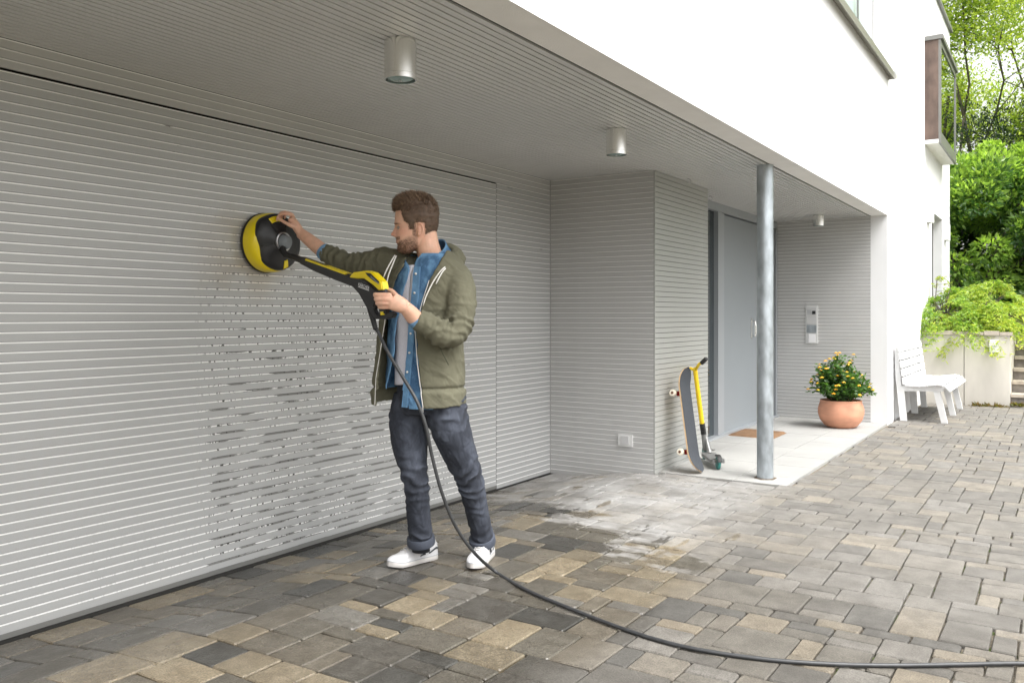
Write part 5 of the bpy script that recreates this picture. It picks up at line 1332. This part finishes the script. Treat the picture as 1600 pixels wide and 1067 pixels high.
    MB().tube([Vector(ringpt(s_q, sd_q, 1.0, .0245)) for s_q, sd_q in outline] + [Vector(ringpt(*outline[0], 1.0, .0245))], .0012, 5).obj('sole_seam', M['greyp'], t)
for a_, k_ in ((AR, KR), (AL, KL)):
    MB().tube([a_ + UP * .10, a_ + UP * .02, a_ - UP * .045], [(.040, .044), (.042, .046), (.044, .050)], 20, ref=R_).obj('sock', M['sock'], man, smooth=True)
shoe(onZ(606, 889, G0), onZ(682, 872, G0), 'r', 1)
shoe(onZ(737, 893, G0), onZ(766, 866, G0), 'l', 1)

# ------------------------------------------------------------------ surface cleaner with gun (held)
CX, CZ = 3.03, 1.69
cl = empty('surface_cleaner', (CX, 0, CZ), 'round yellow and black wall washing head with lance and trigger gun held by the man', 'pressure washer')
AXY = (Vector((1, 0, 0)), Vector((0, 0, 1)), Vector((0, -1, 0))); C0 = Vector((CX, -.004, CZ))
MB().lathe(C0, [(.145, .004), (.157, .006), (.159, .014), (.156, .022)], axis=AXY, n=64).obj('rubber_skirt', M['blackm'], cl, auto=40)
MB().lathe(C0, [(.155, .020), (.1565, .05), (.155, .075), (.149, .093), (.138, .104), (.10, .110), (.02, .112)], axis=AXY, n=72).obj('shell', M['yellow'], cl, auto=50)
def black_r(a):
    # a measured from +x towards +z; the cover is cut back on the left and lower left
    k = 1.0
    k -= .16 * math.exp(-((abs(((a - math.radians(195) + math.pi) % (2 * math.pi)) - math.pi)) / .42) ** 2)
    k -= .04 * math.exp(-((abs(((a - math.radians(250) + math.pi) % (2 * math.pi)) - math.pi)) / .5) ** 2)
    k += .045 * math.exp(-((abs(((a - math.radians(135) + math.pi) % (2 * math.pi)) - math.pi)) / .25) ** 2)
    k += .06 * math.exp(-((abs(((a - math.radians(0) + math.pi) % (2 * math.pi)) - math.pi)) / .9) ** 2)
    return k
prof_b = [(.148, .085), (.150, .100), (.143, .114), (.115, .126), (.085, .136), (.062, .142), (.052, .150)]
MB().lathe(C0, prof_b, axis=AXY, n=96, rf=black_r, cap=False).lathe(C0, [(.053, .146), (.05, .15), (.01, .15)], axis=AXY, n=32).obj('cover', M['black'], cl, auto=50)
def on_cover(r, a, off=.002):
    k = black_r(a); rs = [q[0] * k for q in prof_b][::-1]; hs = [q[1] for q in prof_b][::-1]; h_ = float(np.interp(r, rs, hs)); return C0 + AXY[0] * (r * math.cos(a)) + AXY[1] * (r * math.sin(a)) + AXY[2] * (h_ + off)
def patch(r0, r1, a0, a1, name, m_, th_=.003, off=.002, taper=0):
    g = [[on_cover(r0 + (r1 - r0) * j / 5, math.radians(a0 + (a1 - a0) * i / 10 + taper * (j / 5 - .5) * (i / 10 - .5)), off) for j in range(6)] for i in range(11)]; return quad_sheet(g, th_, name, m_, cl)
patch(.108, .136, 82, 122, 'yellow_inlay', M['yellow'], off=.0025); patch(.10, .150, 283, 296, 'yellow_inlay', M['yellow'], off=.0025)
for i in range(4): patch(.070 + .008 * i, .0735 + .008 * i, 75, 122, 'vent_rib', M['blackm'], .003, .003)
patch(.064, .105, 70, 73, 'rib', M['blackm'], .005, .003); patch(.064, .105, 124, 127, 'rib', M['blackm'], .005, .003); patch(.060, .12, 190, 196, 'rib', M['blackm'], .006, .003)
MB().lathe(C0, [(.050, .148), (.050, .156), (.043, .157), (.043, .149)], axis=AXY, n=48, cap=False).obj('ring', M['silver'], cl, auto=40)
SWV = C0 + AXY[2] * .15
sd_ = (Vector((.25, -1, -.15))).normalized()
MB().lathe(SWV, [(.038, -.004), (.038, .014), (.034, .030), (.028, .036), (.001, .037)], axis=(sd_.orthogonal().normalized(), sd_.cross(sd_.orthogonal().normalized()).normalized(), sd_), n=36, cap=False).obj('swivel', M['greyp'], cl, auto=40)
# lance and gun in their own upright plane
GA, GB = K(457, 402, 4.30), K(602, 468, 3.785)
gd_ = (GB - GA).normalized(); gn = gd_.cross(UP).normalized()
if gn.dot(F_) > 0: gn = -gn                     # towards the camera
def gp(px, py, w=0):
    r_ = ray(px, py); t = (GA - CP).dot(gn) / r_.dot(gn); return CP + r_ * t + gn * w
def c2(x, y): return 350 + x / 4.852, 300 + y / 4.852
def plate(poly, w0, w1, name, m_, parent=None, bev=.003, rounded=True):
    P = [c2(*q) for q in poly]; n = len(P); b = MB(); b.v = [tuple(gp(*q, w0)) for q in P] + [tuple(gp(*q, w1)) for q in P]
    b.f = [list(range(n)), list(range(2 * n - 1, n - 1, -1))] + [[i, n + i, n + (i + 1) % n, (i + 1) % n] for i in range(n)]; b.m = [0] * len(b.f)
    me = b.mesh(name); bm = bmesh.new(); bm.from_mesh(me)
    if bev: bmesh.ops.bevel(bm, geom=[e for e in bm.edges if e.calc_face_angle(0) > .5 and abs((e.verts[0].co - e.verts[1].co).normalized().dot(gn)) < .9], offset=bev, segments=3, affect='EDGES', clamp_overlap=True)
    bm.to_mesh(me); bm.free(); me.polygons.foreach_set('use_smooth', [False] * len(me.polygons)); return link(name, me, m_, parent)
gun = empty('trigger_gun', (0, 0, 0)); gun.parent = cl; gun.location = GB - Vector((CX, 0, CZ))
# swivel link
MB().tube([SWV + Vector((.004, -.01, -.012)), gp(441, 390), gp(447, 399), gp(456, 401)], [.014, .016, .016, .014], 14).obj('link_arm', M['blackm'], cl, auto=50)
MB().tube([gp(*c2(505, 482)), gp(*c2(530, 492)), gp(*c2(600, 524)), gp(*c2(660, 552))], [.011, .017, .0165, .0175], 18).obj('lance', M['black'], gun, auto=50)
plate([(600, 492), (640, 505), (950, 618), (985, 640), (1060, 650), (1100, 668), (1140, 712), (1180, 752), (1225, 742), (1218, 800), (1165, 850), (1160, 885), (1100, 885), (1040, 775), (990, 718), (850, 665), (700, 602), (592, 545)], -.018, .018, 'gun_body', M['black'], gun, .007)
plate([(1040, 770), (1100, 760), (1135, 820), (1150, 880), (1172, 925), (1210, 935), (1285, 905), (1306, 925), (1290, 952), (1240, 965), (1150, 962), (1110, 900), (1075, 835)], -.012, .012, 'trigger_guard', M['black'], gun, .005)
plate([(1140, 740), (1228, 735), (1240, 800), (1240, 930), (1195, 935), (1180, 850), (1150, 800)], -.015, .015, 'handle', M['black'], gun, .006)
plate([(975, 642), (1005, 610), (1105, 597), (1150, 613), (1218, 680), (1229, 742), (1195, 745), (1150, 703), (1085, 657), (985, 657)], -.021, .021, 'yellow_cap', M['yellow'], gun, .005)
plate([(1100, 612), (1140, 618), (1206, 682), (1198, 694), (1166, 678), (1115, 634)], .0205, .0225, 'display', M['black'], gun, .0005)
for i in range(5):
    x, y = 1138 + i * 12, 640 + i * 11; plate([(x, y), (x + 8, y - 3), (x + 20, y + 12), (x + 12, y + 15)], .0222, .0232, 'display_segment', M['greyp'], gun, 0)
plate([(642, 507), (632, 522), (940, 633), (954, 618)], -.0195, .0195, 'yellow_strip', M['yellow'], gun, .003)
plate([(1204, 905), (1228, 905), (1230, 930), (1206, 935)], -.010, .0155, 'trigger_tip', M['yellow'], gun, .001)
MB().tube([gp(*c2(1175, 865)), gp(*c2(1212, 915))], .004, 8).obj('trigger', M['silver'], gun)
# maker's word on the gun body, with its underline
def word(s, px0, py0, px1, py1, w):
    cu = bpy.data.curves.new('word', 'FONT'); cu.body = s; cu.size = 1; cu.align_x = 'LEFT'; cu.extrude = .012
    o = bpy.data.objects.new('word', cu); COL.objects.link(o); dg = bpy.context.evaluated_depsgraph_get(); dg.update(); me = bpy.data.meshes.new_from_object(o.evaluated_get(dg)); bpy.data.objects.remove(o)
    xs_ = [v_.co.x for v_ in me.vertices]; wd = max(xs_) - min(xs_); A, B = gp(px0, py0, w), gp(px1, py1, w); ex = (B - A); ln = ex.length; ex.normalize(); ey = gn.cross(ex).normalized()
    if ey.z < 0: ey = -ey
    k = ln / wd
    for v_ in me.vertices: c = v_.co.copy(); v_.co = A + ex * ((c.x - min(xs_)) * k) + ey * (c.y * k * 1.15) + gn * (c.z * k)
    me.materials.clear(); return me
wme = word('KÄRCHER', *c2(1043, 712), *c2(1124, 742), .0186); link('lettering', wme, M['textw'], gun)
plate([(1043, 716), (1124, 745), (1123, 750), (1042, 721)], .0182, .0190, 'underline', M['textw'], gun, 0)
# hose
HP = [gp(*c2(1105, 880)), gp(*c2(1128, 960)), gp(*c2(1150, 1040))]
MB().tube([HP[0], HP[1], HP[2]], [.013, .0125, .0105], 14).obj('hose_sleeve', M['blackm'], gun, auto=50)
for q in np.linspace(.1, .95, 9): c = HP[0].lerp(HP[2], q); MB().tube([c, c + (HP[2] - HP[0]).normalized() * .004], .0138 - .002 * q, 14).obj('sleeve_ring', M['blackm'], gun)
hs = [HP[2], K(592, 521, 3.84), K(606, 550, 3.80), K(630, 590, 3.745), K(652, 628, 3.70), K(666, 668, 3.69), K(675, 712, 3.70), K(690, 768, 3.72), K(712, 822, 3.77), K(742, 864, 3.83)]
gz_ = G0 + .012
for px, py in ((775, 893), (822, 921), (880, 946), (960, 977), (1030, 1000), (1100, 1016), (1200, 1030), (1300, 1037), (1400, 1039), (1500, 1037.5), (1600, 1036), (1700, 1040)): hs.append(onZ(px, py, gz_))
P = [Vector(p) for p in crom(hs, 150)]; hh = MB().tube(P, .0078, 12).obj('hose', M['hose'], None, smooth=True)
tag(hh, 'long black rubber hose running from the gun down across the paving', 'hose')
